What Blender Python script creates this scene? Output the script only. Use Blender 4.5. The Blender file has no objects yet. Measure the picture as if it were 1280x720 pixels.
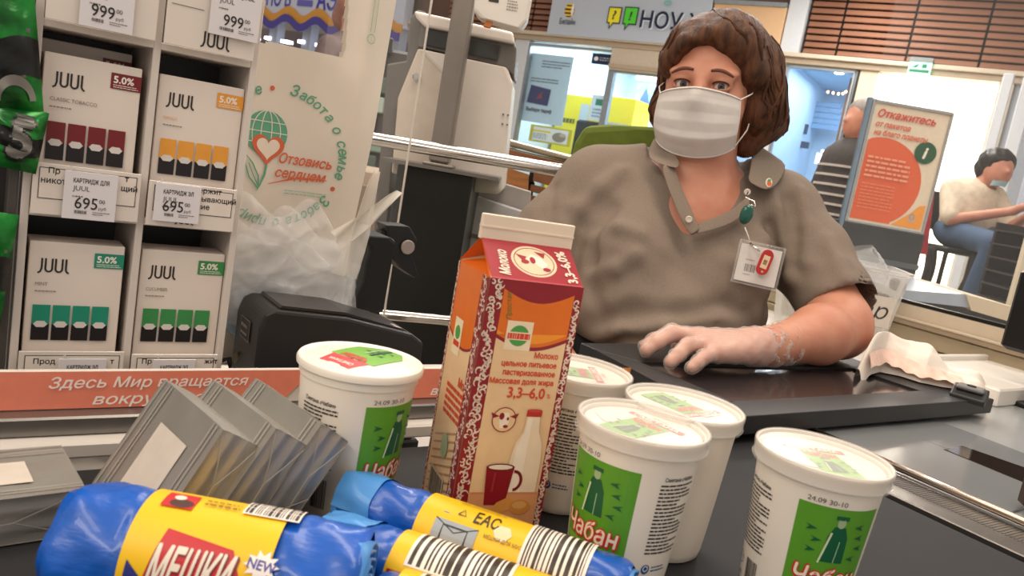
import bpy, math, random
import numpy as np
from mathutils import Vector, Matrix
from mathutils.geometry import tessellate_polygon

C = bpy.context.scene.collection
SC = bpy.context.scene
PI = math.pi
rad = math.radians

# ------------------------------------------------------------------ camera
F = 1010.0                      # focal length in pixels of the 1280 wide frame
PITCH, ROLL = rad(9.1), rad(10.0)
EYE = np.array([0.0, 0.0, 1.112])
_f = np.array([0, math.cos(PITCH), -math.sin(PITCH)])
_r0 = np.array([1.0, 0, 0]); _u0 = np.cross(_r0, _f)
_r = math.cos(ROLL)*_r0 + math.sin(ROLL)*_u0
_u = -math.sin(ROLL)*_r0 + math.cos(ROLL)*_u0
cd = bpy.data.cameras.new('camera'); cam = bpy.data.objects.new('camera', cd); C.objects.link(cam)
cd.sensor_width = 36; cd.lens = F*36/1280; cd.clip_start = 0.02; cd.clip_end = 80
cam.matrix_world = Matrix(((_r[0], _u[0], -_f[0], EYE[0]), (_r[1], _u[1], -_f[1], EYE[1]),
                           (_r[2], _u[2], -_f[2], EYE[2]), (0, 0, 0, 1)))
cd.dof.use_dof = True; cd.dof.focus_distance = .85; cd.dof.aperture_fstop = 16
SC.camera = cam

# ------------------------------------------------------------------ world and lamps
w = bpy.data.worlds.new('world'); SC.world = w; w.use_nodes = True
w.node_tree.nodes['Background'].inputs[0].default_value = (1.0, 0.90, 0.81, 1)
w.node_tree.nodes['Background'].inputs[1].default_value = 0.46
def area(name, loc, size, power, color, rot=(0, 0, 0), sy=None):
    l = bpy.data.lights.new(name, 'AREA'); l.energy = power; l.color = color
    l.shape = 'RECTANGLE'; l.size = size; l.size_y = sy or size
    o = bpy.data.objects.new(name, l); o.location = loc; o.rotation_euler = rot; C.objects.link(o)
    o['kind'] = 'helper'
    return o
area('ceiling_lamp', (0.1, 1.1, 3.1), 0.5, 30, (1, .86, .70), (0, 0, rad(35)), 2.6)
area('ceiling_lamp', (-0.9, -1.7, 2.9), 0.5, 42, (1, .88, .76), (rad(-12), 0, rad(35)), 2.6)  # unseen, added behind the camera as frontal light on upright faces
area('ceiling_lamp', (-1.6, 0.4, 3.1), 0.4, 20, (1, .86, .70), (0, 0, rad(35)), 2.4)
area('ceiling_lamp', (1.9, 2.2, 3.1), 0.4, 22, (1, .92, .82), (0, 0, rad(35)), 2.4)
area('ceiling_lamp', (-0.3, 4.2, 3.3), 0.5, 60, (1, .95, .88), (0, 0, rad(-30)), 3.0)
area('ceiling_lamp', (2.0, 6.0, 3.2), 0.5, 75, (1, .96, .90), (0, 0, rad(-30)), 3.0)
SC.view_settings.view_transform = 'Standard'; SC.view_settings.look = 'None'
SC.view_settings.gamma = 1; SC.view_settings.use_curve_mapping = False
SC.view_settings.exposure = 0.36

# ------------------------------------------------------------------ frames
def ray(x, y): return _f + _r*(x-640)/F - _u*(y-360)/F
def atz(x, y, z):               # the point of height z seen at a pixel
    d = ray(x, y); return EYE + d*(z-EYE[2])/d[2]
def aty(x, y, Y):
    d = ray(x, y); return EYE + d*Y/d[1]
def atd(x, y, D): return EYE + ray(x, y)*D
KA = rad(35.5)                  # checkout frame: x along the belt, y across it
E1 = np.array([math.cos(KA), math.sin(KA), 0]); E2 = np.array([-math.sin(KA), math.cos(KA), 0])
def W(a, b, z): return tuple(E1*a + E2*b + np.array([0, 0, z]))
def K(p): p = np.asarray(p); return float(p@E1), float(p@E2), float(p[2])
def atk(x, y, b):               # the point of the plane across = b, in the checkout frame
    d = ray(x, y); t = (b - EYE@E2)/(d@E2); return K(EYE + d*t)
FO = np.array([2.05, 8.15, 0]); FA = rad(-30)
F1 = np.array([math.cos(FA), math.sin(FA), 0]); F2 = np.array([-math.sin(FA), math.cos(FA), 0])
def fac(x, y, dep=0.0):         # shop front frame: u along, dep behind the front
    d = ray(x, y); t = ((FO-EYE)@F2 + dep)/(d@F2); p = EYE + d*t - FO
    return float(p@F1), dep, float(p[2])

# ------------------------------------------------------------------ materials
def S(h):
    h = h.lstrip('#'); v = [int(h[i:i+2], 16)/255 for i in (0, 2, 4)]
    return tuple(c/12.92 if c <= .04045 else ((c+.055)/1.055)**2.4 for c in v)
_mats = {}
def mat(name, col, rough=.5, metal=0, var=.06, nscale=30, bump=0, bscale=200, sub=0, trans=0, alpha=1,
        emit=0, coat=0, stretch=None, spec=.5, ior=1.45, col2=None, thr=None):
    if name in _mats: return _mats[name]
    m = bpy.data.materials.new(name); m.use_nodes = True; nt = m.node_tree; N = nt.nodes
    b = N['Principled BSDF']
    if isinstance(col, str): col = S(col)
    if isinstance(col2, str): col2 = S(col2)
    b.inputs['Roughness'].default_value = rough; b.inputs['Metallic'].default_value = metal
    b.inputs['Transmission Weight'].default_value = trans; b.inputs['Alpha'].default_value = alpha
    b.inputs['Coat Weight'].default_value = coat; b.inputs['Specular IOR Level'].default_value = spec
    b.inputs['IOR'].default_value = ior
    if sub:
        b.inputs['Subsurface Weight'].default_value = sub
        b.inputs['Subsurface Radius'].default_value = (1, .35, .2); b.inputs['Subsurface Scale'].default_value = .01
    b.inputs['Base Color'].default_value = (*col, 1)
    tc = N.new('ShaderNodeTexCoord'); src = tc.outputs['Object']
    if stretch:
        mp = N.new('ShaderNodeMapping'); mp.inputs['Scale'].default_value = stretch
        nt.links.new(src, mp.inputs[0]); src = mp.outputs[0]
    if var or col2:
        no = N.new('ShaderNodeTexNoise'); no.inputs['Scale'].default_value = nscale; no.inputs['Detail'].default_value = 4
        nt.links.new(src, no.inputs['Vector'])
        cr = N.new('ShaderNodeValToRGB')
        c2 = col2 or tuple(min(1, c*(1+var)) for c in col); c1 = col if col2 else tuple(c*(1-var) for c in col)
        cr.color_ramp.elements[0].position = thr[0] if thr else .3; cr.color_ramp.elements[1].position = thr[1] if thr else .7
        cr.color_ramp.elements[0].color = (*c1, 1); cr.color_ramp.elements[1].color = (*c2, 1)
        nt.links.new(no.outputs[0], cr.inputs[0]); nt.links.new(cr.outputs[0], b.inputs['Base Color'])
    if emit:
        b.inputs['Emission Color'].default_value = (*col, 1); b.inputs['Emission Strength'].default_value = emit
    if bump:
        n2 = N.new('ShaderNodeTexNoise'); n2.inputs['Scale'].default_value = bscale; n2.inputs['Detail'].default_value = 5
        nt.links.new(src, n2.inputs['Vector'])
        bp = N.new('ShaderNodeBump'); bp.inputs['Strength'].default_value = bump; bp.inputs['Distance'].default_value = .002
        nt.links.new(n2.outputs[0], bp.inputs['Height']); nt.links.new(bp.outputs[0], b.inputs['Normal'])
    _mats[name] = m
    return m
def clear(name, col, fac_, rough=.08, bump=0, bscale=60):
    """clear plastic: see-through film over a glossy plastic"""
    if name in _mats: return _mats[name]
    m = mat(name, col, rough, var=0, bump=bump, bscale=bscale); nt = m.node_tree; N = nt.nodes
    tr = N.new('ShaderNodeBsdfTransparent'); mx = N.new('ShaderNodeMixShader')
    lw = N.new('ShaderNodeLayerWeight'); lw.inputs[0].default_value = .5
    mr = N.new('ShaderNodeMapRange'); mr.inputs[3].default_value = fac_; mr.inputs[4].default_value = min(1, fac_+.35)
    pw = N.new('ShaderNodeMath'); pw.operation = 'POWER'; pw.inputs[1].default_value = 3
    nt.links.new(lw.outputs['Facing'], pw.inputs[0]); nt.links.new(pw.outputs[0], mr.inputs[0]); nt.links.new(mr.outputs[0], mx.inputs[0])
    nt.links.new(tr.outputs[0], mx.inputs[1]); nt.links.new(N['Principled BSDF'].outputs[0], mx.inputs[2])
    nt.links.new(mx.outputs[0], N['Material Output'].inputs[0])
    return m
def pm(col, rough=.5, emit=0):   # print ink of one colour
    return mat('ink_%s_%g_%g' % (col, rough, emit), col, rough, var=.04, nscale=80, emit=emit)

# ------------------------------------------------------------------ mesh building
class MB:
    def __init__(s): s.v = []; s.f = []; s.m = []; s.mi = 0
    def add(s, v, f):
        o = len(s.v); s.v += [tuple(map(float, p)) for p in v]
        for q in f: s.f.append(tuple(i+o for i in q)); s.m.append(s.mi)
        return s
    def box(s, lo, hi, M=None, c=0):
        x0, y0, z0 = lo; x1, y1, z1 = hi
        if c > 0:                # chamfered box
            v = []
            for z, i in ((z0, c), (z0+c, 0), (z1-c, 0), (z1, c)):
                for (x, y) in ((x0+i, y0+i+c*0), (x1-i, y0+i), (x1-i, y1-i), (x0+i, y1-i)): v.append((x, y, z))
            vv = []
            for k, (z, i) in enumerate(((z0, c), (z0+c, 0), (z1-c, 0), (z1, c))):
                a0, a1, b0, b1 = x0+i, x1-i, y0+i, y1-i; d = c*.8
                vv += [(a0+d, b0, z), (a1-d, b0, z), (a1, b0+d, z), (a1, b1-d, z), (a1-d, b1, z), (a0+d, b1, z), (a0, b1-d, z), (a0, b0+d, z)]
            f = [tuple(range(7, -1, -1)), tuple(range(24, 32))]
            for k in range(3):
                for j in range(8): f.append((k*8+j, k*8+(j+1) % 8, k*8+8+(j+1) % 8, k*8+8+j))
            v = vv
        else:
            v = [(x0, y0, z0), (x1, y0, z0), (x1, y1, z0), (x0, y1, z0), (x0, y0, z1), (x1, y0, z1), (x1, y1, z1), (x0, y1, z1)]
            f = [(3, 2, 1, 0), (4, 5, 6, 7), (0, 1, 5, 4), (1, 2, 6, 5), (2, 3, 7, 6), (3, 0, 4, 7)]
        if M is not None: v = [tuple(M @ Vector(p)) for p in v]
        return s.add(v, f)
    def lathe(s, prof, n=48, cx=0, cy=0, close=True, M=None):
        v = []; f = []
        for (r, z) in prof:
            for k in range(n): a = 2*PI*k/n; v.append((cx+r*math.cos(a), cy+r*math.sin(a), z))
        for i in range(len(prof)-1):
            for k in range(n): f.append((i*n+k, i*n+(k+1) % n, (i+1)*n+(k+1) % n, (i+1)*n+k))
        if close:
            f.append(tuple(range(n-1, -1, -1))); f.append(tuple((len(prof)-1)*n+k for k in range(n)))
        if M is not None: v = [tuple(M @ Vector(p)) for p in v]
        return s.add(v, f)
    def tube(s, pts, r, n=8, cap=True, sx=1):
        pts = [Vector(p) for p in pts]; rs = r if isinstance(r, (list, tuple)) else [r]*len(pts)
        v = []; f = []; ref = None
        for i, p in enumerate(pts):
            t = (pts[min(i+1, len(pts)-1)] - pts[max(i-1, 0)]).normalized()
            if ref is None: ref = Vector((0, 0, 1)) if abs(t.z) < .9 else Vector((1, 0, 0))
            a = t.cross(ref).normalized(); b = a.cross(t).normalized(); ref = b
            for k in range(n):
                q = 2*PI*k/n; v.append(tuple(p + a*math.cos(q)*rs[i] + b*math.sin(q)*rs[i]*sx))
        for i in range(len(pts)-1):
            for k in range(n): f.append((i*n+k, i*n+(k+1) % n, (i+1)*n+(k+1) % n, (i+1)*n+k))
        if cap: f.append(tuple(range(n-1, -1, -1))); f.append(tuple((len(pts)-1)*n+k for k in range(n)))
        return s.add(v, f)
    def prism(s, poly, d0, d1, ax='y'):      # polygon in (x,z) extruded along y, or (x,y) along z, or (y,z) along x
        n = len(poly); g = {'y': lambda p, d: (p[0], d, p[1]), 'z': lambda p, d: (p[0], p[1], d), 'x': lambda p, d: (d, p[0], p[1])}[ax]
        v = [g(p, d0) for p in poly] + [g(p, d1) for p in poly]
        tri = tessellate_polygon([[Vector((p[0], p[1], 0)) for p in poly]])
        f = [tuple(t) for t in tri] + [tuple(n+i for i in reversed(t)) for t in tri]
        f += [(i, (i+1) % n, n+(i+1) % n, n+i) for i in range(n)]
        return s.add(v, f)
    def grid(s, fn, nu, nv, wrap=False):
        v = [fn(i/(nu-1 if not wrap else nu), j/(nv-1)) for j in range(nv) for i in range(nu)]
        f = []
        for j in range(nv-1):
            for i in range(nu if wrap else nu-1): f.append((j*nu+i, j*nu+(i+1) % nu, (j+1)*nu+(i+1) % nu, (j+1)*nu+i))
        return s.add(v, f)
    def build(s, name, m, parent=None, smooth=False, angle=None, tri_fix=True, bevel=0):
        me = bpy.data.meshes.new(name); me.from_pydata(s.v, [], s.f); me.validate()
        if isinstance(m, (list, tuple)):
            for q in m: me.materials.append(q)
            if len(me.polygons) == len(s.m): me.polygons.foreach_set('material_index', s.m)
        else: me.materials.append(m)
        if tri_fix:
            import bmesh
            b = bmesh.new(); b.from_mesh(me); bmesh.ops.recalc_face_normals(b, faces=b.faces); b.to_mesh(me); b.free()
        if smooth:
            me.polygons.foreach_set('use_smooth', [True]*len(me.polygons))
            if angle: me.set_sharp_from_angle(angle=rad(angle))
        me.update()
        o = bpy.data.objects.new(name, me); C.objects.link(o)
        if parent is not None: o.parent = parent
        if bevel:
            bv = o.modifiers.new('bevel', 'BEVEL'); bv.width = bevel; bv.segments = 2; bv.limit_method = 'ANGLE'
        return o
def bx(name, lo, hi, m, parent=None, c=0, M=None, bevel=0): return MB().box(lo, hi, M, c).build(name, m, parent, bevel=bevel)
def tag(o, label, cat, group=None, kind=None):
    if label: o['label'] = label
    if cat: o['category'] = cat
    if group: o['group'] = group
    if kind: o['kind'] = kind
    return o
def thing(name, label, cat, loc=(0, 0, 0), rz=0, group=None):
    o = bpy.data.objects.new(name, None); o.empty_display_size = .02; C.objects.link(o)
    o.location = loc; o.rotation_euler = (0, 0, rz)
    return tag(o, label, cat, group)
def struct(o): o['kind'] = 'structure'; return o
def dup(o, parent=None, loc=None, rz=None, label=None):
    c = o.copy(); C.objects.link(c); c.parent = parent
    if loc is not None: c.location = loc
    if rz is not None: c.rotation_euler = (0, 0, rz)
    if label: c['label'] = label
    for ch in list(o.children): dup(ch, c)
    return c

# ------------------------------------------------------------------ flat print laid on a surface
def text2d(s, bold=0.0, shear=0.0, space=1.0, rows=30):
    """letters filled row by row from their outlines"""
    c = bpy.data.curves.new('t', 'FONT'); c.body = s; c.resolution_u = 3; c.shear = shear; c.space_character = space; c.fill_mode = 'NONE'
    o = bpy.data.objects.new('t', c); C.objects.link(o)
    me = o.to_mesh(); V = [(p.co.x, p.co.y) for p in me.vertices]; nx = {}
    for e in me.edges: nx.setdefault(e.vertices[0], []).append(e.vertices[1]); nx.setdefault(e.vertices[1], []).append(e.vertices[0])
    o.to_mesh_clear(); bpy.data.objects.remove(o); bpy.data.curves.remove(c)
    seen = set(); loops = []
    for i in range(len(V)):
        if i in seen or i not in nx: continue
        L = [i]; seen.add(i); k = min(nx[i])
        while k not in seen:
            L.append(k); seen.add(k); n_ = [q for q in nx[k] if q not in seen]
            if not n_: break
            k = n_[0]
        P = [V[q] for q in L]; P = [q for q, r in zip(P, P[1:]+P[:1]) if abs(q[0]-r[0])+abs(q[1]-r[1]) > 1e-5]
        if len(P) > 2: loops.append(P)
    if not loops: return []
    ys = [q[1] for P in loops for q in P]; y0, y1 = min(ys)-bold, max(ys)+bold; n = max(3, int(rows*(y1-y0)/.8)); dy = (y1-y0)/n
    def spans(y, g):
        X = []
        for P in loops:
            a = P[-1]
            for q in P:
                if (a[1] <= y) != (q[1] <= y): X.append((a[0]+(y-a[1])*(q[0]-a[0])/(q[1]-a[1]), 1 if q[1] > a[1] else -1))
                a = q
        X.sort(); w_ = 0; out = []; st = 0
        for x, d in X:
            if w_ == 0: st = x
            w_ += d
            if w_ == 0 and x-st > 1e-4: out.append((st-g, x+g))
        return out
    v = []; f = []
    for i in range(n):
        y = y0+(i+.5)*dy; S_ = spans(y, bold)
        if bold: S_ = sorted(S_+spans(y+bold, bold*.2)+spans(y-bold, bold*.2))
        M_ = []
        for a, b in S_:
            if M_ and a <= M_[-1][1]: M_[-1][1] = max(M_[-1][1], b)
            else: M_.append([a, b])
        for a, b in M_: k = len(v); v += [(a, y-dy/2), (b, y-dy/2), (b, y+dy/2), (a, y+dy/2)]; f.append((k, k+1, k+2, k+3))
    return v, f
_tc = {}
class Print:
    def __init__(s, fn, lift=.00018, step=.00006, seg=None):
        s.fn = fn; s.l = lift; s.step = step; s.mb = MB(); s.cols = []; s.seg = seg; s.rough = .5
    def _put(s, pts, faces, col):
        key = (col, s.rough)
        if key not in s.cols: s.cols.append(key)
        s.mb.mi = s.cols.index(key)
        pts = list(pts); faces = list(faces)
        if s.seg:
            out = []; st = []
            for f in faces:
                for k in range(1, len(f)-1): st.append((f[0], f[k], f[k+1]))
            cache = {}
            while st:
                t = st.pop(); L = [(abs(pts[t[i]][0]-pts[t[(i+1) % 3]][0]), i) for i in range(3)]
                m, i = max(L)
                if m > s.seg:
                    a, b, c = t[i], t[(i+1) % 3], t[(i+2) % 3]; k = (min(a, b), max(a, b))
                    if k not in cache:
                        pts.append(((pts[a][0]+pts[b][0])/2, (pts[a][1]+pts[b][1])/2)); cache[k] = len(pts)-1
                    d = cache[k]; st += [(a, d, c), (d, b, c)]
                else: out.append(t)
            faces = out
        s.mb.add([s.fn(p[0], p[1], s.l) for p in pts], faces); s.l += s.step
        return s
    def rect(s, x0, y0, x1, y1, col): return s._put([(x0, y0), (x1, y0), (x1, y1), (x0, y1)], [(0, 1, 2, 3)], col)
    def poly(s, pts, col):
        return s._put(pts, [tuple(t) for t in tessellate_polygon([[Vector((p[0], p[1], 0)) for p in pts]])], col)
    def ell(s, cx, cy, rx, ry, col, n=28):
        return s._put([(cx+rx*math.cos(2*PI*k/n), cy+ry*math.sin(2*PI*k/n)) for k in range(n)], [tuple(range(n))], col)
    def ring(s, cx, cy, rx, ry, w_, col, a0=0, a1=2*PI, n=36):
        p = [(cx+rx*math.cos(a0+(a1-a0)*k/n), cy+ry*math.sin(a0+(a1-a0)*k/n)) for k in range(n+1)]
        return s.stroke(p, w_, col)
    def stroke(s, pts, w_, col):
        v = []; f = []; n = len(pts)
        for i in range(n):
            a = pts[max(i-1, 0)]; b = pts[min(i+1, n-1)]; dx, dy = b[0]-a[0], b[1]-a[1]; L = math.hypot(dx, dy) or 1
            ww = w_[i] if isinstance(w_, (list, tuple)) else w_
            v += [(pts[i][0]-dy/L*ww/2, pts[i][1]+dx/L*ww/2), (pts[i][0]+dy/L*ww/2, pts[i][1]-dx/L*ww/2)]
            if i: f.append((2*i-2, 2*i-1, 2*i+1, 2*i))
        return s._put(v, f, col)
    def text(s, t, x, y, h, col, align='l', bold=0, shear=0, w=None, rot=0, space=1.0, keep=False):
        rows = 16 if h < .0035 else 26 if h < .008 else 40
        key = (t, bold, shear, space, rows)
        if key not in _tc: _tc[key] = text2d(t, bold, shear, space, rows)
        if not _tc[key]: return s
        v, f = _tc[key]
        x0 = min(p[0] for p in v); x1 = max(p[0] for p in v); k = h/.69; kx = k
        if w: kx = w/(x1-x0)
        off = {'l': x0, 'c': (x0+x1)/2, 'r': x1}[align]
        cr, sr = math.cos(rot), math.sin(rot)
        s._put([(x+(p[0]-off)*kx*cr-p[1]*k*sr, y+(p[0]-off)*kx*sr+p[1]*k*cr) for p in v], f, col)
        if keep: s.l -= s.step
        return s
    def lines(s, x0, y0, x1, y1, n, col, seed=0, h=.45, gap=.25):   # small running text too fine to read: rows of word marks
        r = random.Random(seed); dy = (y1-y0)/n; v = []; f = []
        for i in range(n):
            yy = y1-(i+.5)*dy; x = x0; end = x1 if r.random() < .7 else x0+(x1-x0)*r.uniform(.5, .95)
            while x < end:
                L = min((x1-x0)*r.uniform(.06, .2), end-x); k = len(v)
                v += [(x, yy-dy*h/2), (x+L, yy-dy*h/2), (x+L, yy+dy*h/2), (x, yy+dy*h/2)]; f.append((k, k+1, k+2, k+3))
                x += L+dy*gap
        return s._put(v, f, col)
    def bars(s, x0, y0, x1, y1, col='15120f', seed=1, n=26):
        r = random.Random(seed); v = []; f = []; x = x0; u = (x1-x0)/(n*2.5)
        while x < x1:
            L = u*r.choice((1, 1, 2, 3)); k = len(v); e = min(x+L, x1)
            v += [(x, y0), (e, y0), (e, y1), (x, y1)]; f.append((k, k+1, k+2, k+3)); x += L+u*r.choice((1, 1, 2))
        return s._put(v, f, col)
    def build(s, name, parent, emit=0):
        if not s.cols: return None
        return s.mb.build(name, [pm(c, r, emit) for c, r in s.cols], parent, tri_fix=False)
def flat_xz(y, sgn=-1, ox=0, oz=0):   # print facing -y
    return lambda u, v, l: (ox+u, y+sgn*l, oz+v)
def flat_xy(z, ox=0, oy=0): return lambda u, v, l: (ox+u, oy+v, z+l)

# ------------------------------------------------------------------ distance-field sculpting
class Field:
    def __init__(s, xs, ys, zs):
        s.x = np.asarray(xs, np.float32); s.y = np.asarray(ys, np.float32); s.z = np.asarray(zs, np.float32)
        s.f = np.full((len(s.x), len(s.y), len(s.z)), .25, np.float32)
    @staticmethod
    def uni(lo, hi, h): return Field(*[np.arange(lo[i], hi[i]+h, h) for i in range(3)])
    def win(s, lo, hi):
        sl = tuple(slice(int(np.searchsorted(a, l)), int(np.searchsorted(a, h_))) for a, l, h_ in zip((s.x, s.y, s.z), lo, hi))
        return sl, s.x[sl[0]][:, None, None], s.y[sl[1]][None, :, None], s.z[sl[2]][None, None, :]
    def _mix(s, sl, d, k, op):
        a = s.f[sl]
        if a.size == 0: return
        if op == 'u': 
            if k: h = np.maximum(k-np.abs(a-d), 0)/k; a[...] = np.minimum(a, d)-h*h*k*.25
            else: a[...] = np.minimum(a, d)
        elif op == 's':
            d = -d
            if k: h = np.maximum(k-np.abs(a-d), 0)/k; a[...] = np.maximum(a, d)+h*h*k*.25
            else: a[...] = np.maximum(a, d)
    def ell(s, c, r, k=.02, op='u', R=None, mg=.05):
        c = np.array(c, float); r = np.array(r, float); m = max(r) if R is not None else r
        sl, X, Y, Z = s.win(c-m-mg-k, c+m+mg+k)
        x, y, z = X-c[0], Y-c[1], Z-c[2]
        if R is not None: R = np.array(R); x, y, z = (x*R[0, i]+y*R[1, i]+z*R[2, i] for i in range(3))
        k0 = np.sqrt((x/r[0])**2+(y/r[1])**2+(z/r[2])**2); k1 = np.sqrt((x/r[0]**2)**2+(y/r[1]**2)**2+(z/r[2]**2)**2)
        s._mix(sl, (k0*(k0-1)/np.maximum(k1, 1e-6)).astype(np.float32), k, op); return s
    def cap(s, a, b, ra, rb, k=.01, op='u', mg=.04):
        a = np.array(a, float); b = np.array(b, float); R = max(ra, rb)+mg+k
        sl, X, Y, Z = s.win(np.minimum(a, b)-R, np.maximum(a, b)+R)
        ba = b-a; L = ba@ba
        t = np.clip(((X-a[0])*ba[0]+(Y-a[1])*ba[1]+(Z-a[2])*ba[2])/L, 0, 1)
        d = np.sqrt((X-a[0]-t*ba[0])**2+(Y-a[1]-t*ba[1])**2+(Z-a[2]-t*ba[2])**2)-(ra+(rb-ra)*t)
        s._mix(sl, d.astype(np.float32), k, op); return s
    def chain(s, pts, rs, k=.008):
        for i in range(len(pts)-1): s.cap(pts[i], pts[i+1], rs[i], rs[i+1], k)
        return s
    def half(s, p, n, op='s', k=0, lo=None, hi=None):   # cuts away the side the normal points to
        n = np.array(n, float); n /= np.linalg.norm(n); lo = lo or (-99,)*3; hi = hi or (99,)*3
        sl, X, Y, Z = s.win(lo, hi)
        s._mix(sl, (-((X-p[0])*n[0]+(Y-p[1])*n[1]+(Z-p[2])*n[2])).astype(np.float32), k, op); return s
    def at(s, p):
        i = [np.clip(np.searchsorted(a, q)-1, 0, len(a)-2) for a, q in zip((s.x, s.y, s.z), p)]
        t = [(q-a[j])/(a[j+1]-a[j]) for a, q, j in zip((s.x, s.y, s.z), p, i)]
        v = 0
        for dx in (0, 1):
            for dy in (0, 1):
                for dz in (0, 1):
                    v += s.f[i[0]+dx, i[1]+dy, i[2]+dz]*(t[0] if dx else 1-t[0])*(t[1] if dy else 1-t[1])*(t[2] if dz else 1-t[2])
        return float(v)
    def hit(s, o, d, t0, t1, off=0.0, n=400):           # first point on a line where the distance drops to off
        o = np.array(o, float); d = np.array(d, float); pt = None
        for i in range(n+1):
            t = t0+(t1-t0)*i/n; p = o+d*t
            if s.at(p) < off: return p
        return None
    def mesh(s, name, m, parent=None, org=(0, 0, 0), smooth=2):
        f = s.f; sg = f < 0; X = (s.x, s.y, s.z)
        c = np.zeros(tuple(n-1 for n in f.shape), np.int8)
        for dx in (0, 1):
            for dy in (0, 1):
                for dz in (0, 1): c += sg[dx:f.shape[0]-1+dx, dy:f.shape[1]-1+dy, dz:f.shape[2]-1+dz]
        act = (c > 0) & (c < 8); idx = np.argwhere(act); n = len(idx)
        ids = np.full(act.shape, -1, np.int32); ids[act] = np.arange(n)
        P = np.zeros((n, 3)); cnt = np.zeros(n); I, J, L = idx.T
        for ax in range(3):
            o1, o2 = [a for a in range(3) if a != ax]
            for u in (0, 1):
                for v in (0, 1):
                    a = [I.copy(), J.copy(), L.copy()]; a[o1] = a[o1]+u; a[o2] = a[o2]+v; b = [q.copy() for q in a]; b[ax] = b[ax]+1
                    fa = f[a[0], a[1], a[2]]; fb = f[b[0], b[1], b[2]]; mk = (fa < 0) != (fb < 0)
                    t = np.where(mk, fa/np.where(mk, fa-fb, 1), 0)
                    q = np.stack([X[k][a[k]] for k in range(3)], 1); q[:, ax] = X[ax][a[ax]]+t*(X[ax][b[ax]]-X[ax][a[ax]])
                    P += q*mk[:, None]; cnt += mk
        P /= cnt[:, None]; faces = []
        for ax in range(3):
            o1, o2 = [(1, 2), (2, 0), (0, 1)][ax]
            sh = list(f.shape); sa = [slice(None)]*3; sb = [slice(None)]*3; sa[ax] = slice(0, -1); sb[ax] = slice(1, None)
            for o in (o1, o2): sa[o] = slice(1, -1); sb[o] = slice(1, -1)
            A = sg[tuple(sa)]; B = sg[tuple(sb)]; e = np.argwhere(A != B); fl = A[tuple(e.T)]
            for o in (o1, o2): e[:, o] += 1
            q = []
            for (u, v) in ((0, 0), (1, 0), (1, 1), (0, 1)):
                g = e.copy(); g[:, o1] -= u; g[:, o2] -= v; q.append(ids[tuple(g.T)])
            q = np.stack(q, 1); q[~fl] = q[~fl][:, ::-1]; faces.append(q)
        Q = np.concatenate(faces)
        for _ in range(smooth):
            acc = np.zeros_like(P); ct = np.zeros(n)
            for k in range(4):
                a, b = Q[:, k], Q[:, (k+1) % 4]
                for d in range(3): acc[:, d] += np.bincount(a, P[b, d], n)+np.bincount(b, P[a, d], n)
                ct += np.bincount(a, minlength=n)+np.bincount(b, minlength=n)
            P = P*.5+acc/np.maximum(ct, 1)[:, None]*.5
        P -= np.array(org)
        me = bpy.data.meshes.new(name); me.vertices.add(n); me.vertices.foreach_set('co', P.astype(np.float32).ravel())
        me.loops.add(len(Q)*4); me.loops.foreach_set('vertex_index', Q.astype(np.int32).ravel())
        me.polygons.add(len(Q)); me.polygons.foreach_set('loop_start', np.arange(0, len(Q)*4, 4, dtype=np.int32))
        me.polygons.foreach_set('use_smooth', np.ones(len(Q), bool)); me.update(calc_edges=True); me.validate()
        for q in (m if isinstance(m, (list, tuple)) else [m]): me.materials.append(q)
        o = bpy.data.objects.new(name, me); C.objects.link(o)
        if parent is not None: o.parent = parent
        return o
def axis(*segs):                 # (from, to, step), ... -> non-uniform grid lines
    a = [segs[0][0]]
    for lo, hi, h in segs:
        n = max(1, round((hi-lo)/h)); a += [lo+(hi-lo)*(i+1)/n for i in range(n)]
    return a
def rotm(yaw=0, pitch=0, roll=0):
    return np.array(Matrix.Rotation(yaw, 3, 'Z') @ Matrix.Rotation(pitch, 3, 'X') @ Matrix.Rotation(roll, 3, 'Y'))
# ================================================================== setting: floor and far shell
fl = MB().box((-8, -3, -.1), (14, 18, 0)).build('floor', mat('floor_tile', '#b9aea0', .25, var=.08, nscale=3), None); struct(fl)

# ================================================================== the checkout
white_lam = mat('white_laminate', '#cfc8c0', .4, nscale=8)
steel = mat('brushed_steel', '#9a9590', .28, 1, var=.10, nscale=20, stretch=(2, 60, 2), bump=.05)
chrome = mat('chrome', '#d8d4d0', .12, 1, var=.03)
rubber = mat('belt_rubber', '#1b1a1d', .7, bump=.25, bscale=1800, var=.10, nscale=12)
dark_pl = mat('dark_plastic', '#1b1a1b', .38, bump=.08, bscale=1500)
grey_pl = mat('grey_plastic', '#77726d', .45)
white_pl = mat('white_plastic', '#e2dcd4', .35, var=.02)
black_m = mat('black_matte', '#0c0c0d', .6)

ct = thing('checkout_counter', 'long checkout counter with black rubber belt and steel scanner plate', 'counter', (0, 0, 0), KA)
bx('cabinet', (-1.2, .02, .02), (1.9, .66, .80), white_lam, ct, .005)
bx('belt', (-1.2, .04, .802), (.772, .592, .85), rubber, ct, .008)
m = MB().box((.776, .03, .80), (.846, .60, .8515), c=.001)
m.build('end_strip', steel, ct)
# fine ribs on the strip next to the bar
m = MB()
for k in range(150): y = .05+k*.0036; m.box((.808, y, .8512), (.842, y+.0016, .8519))
m.build('rib', mat('rib_steel', '#8d8984', .35, 1), ct)['kind'] = 'stuff'
plate = mat('scanner_plate', '#c2c5c6', .22, .4, var=.05, nscale=6, bump=.03)
bx('scanner_plate', (.852, .03, .80), (1.9, .66, .851), plate, ct, .001)
m = MB().tube([(.850, .05, .8575), (.850, .57, .8575)], .0042, 12)
m.build('guide_bar', mat('bar_steel', '#c9b8a8', .2, 1), ct, True)
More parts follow.
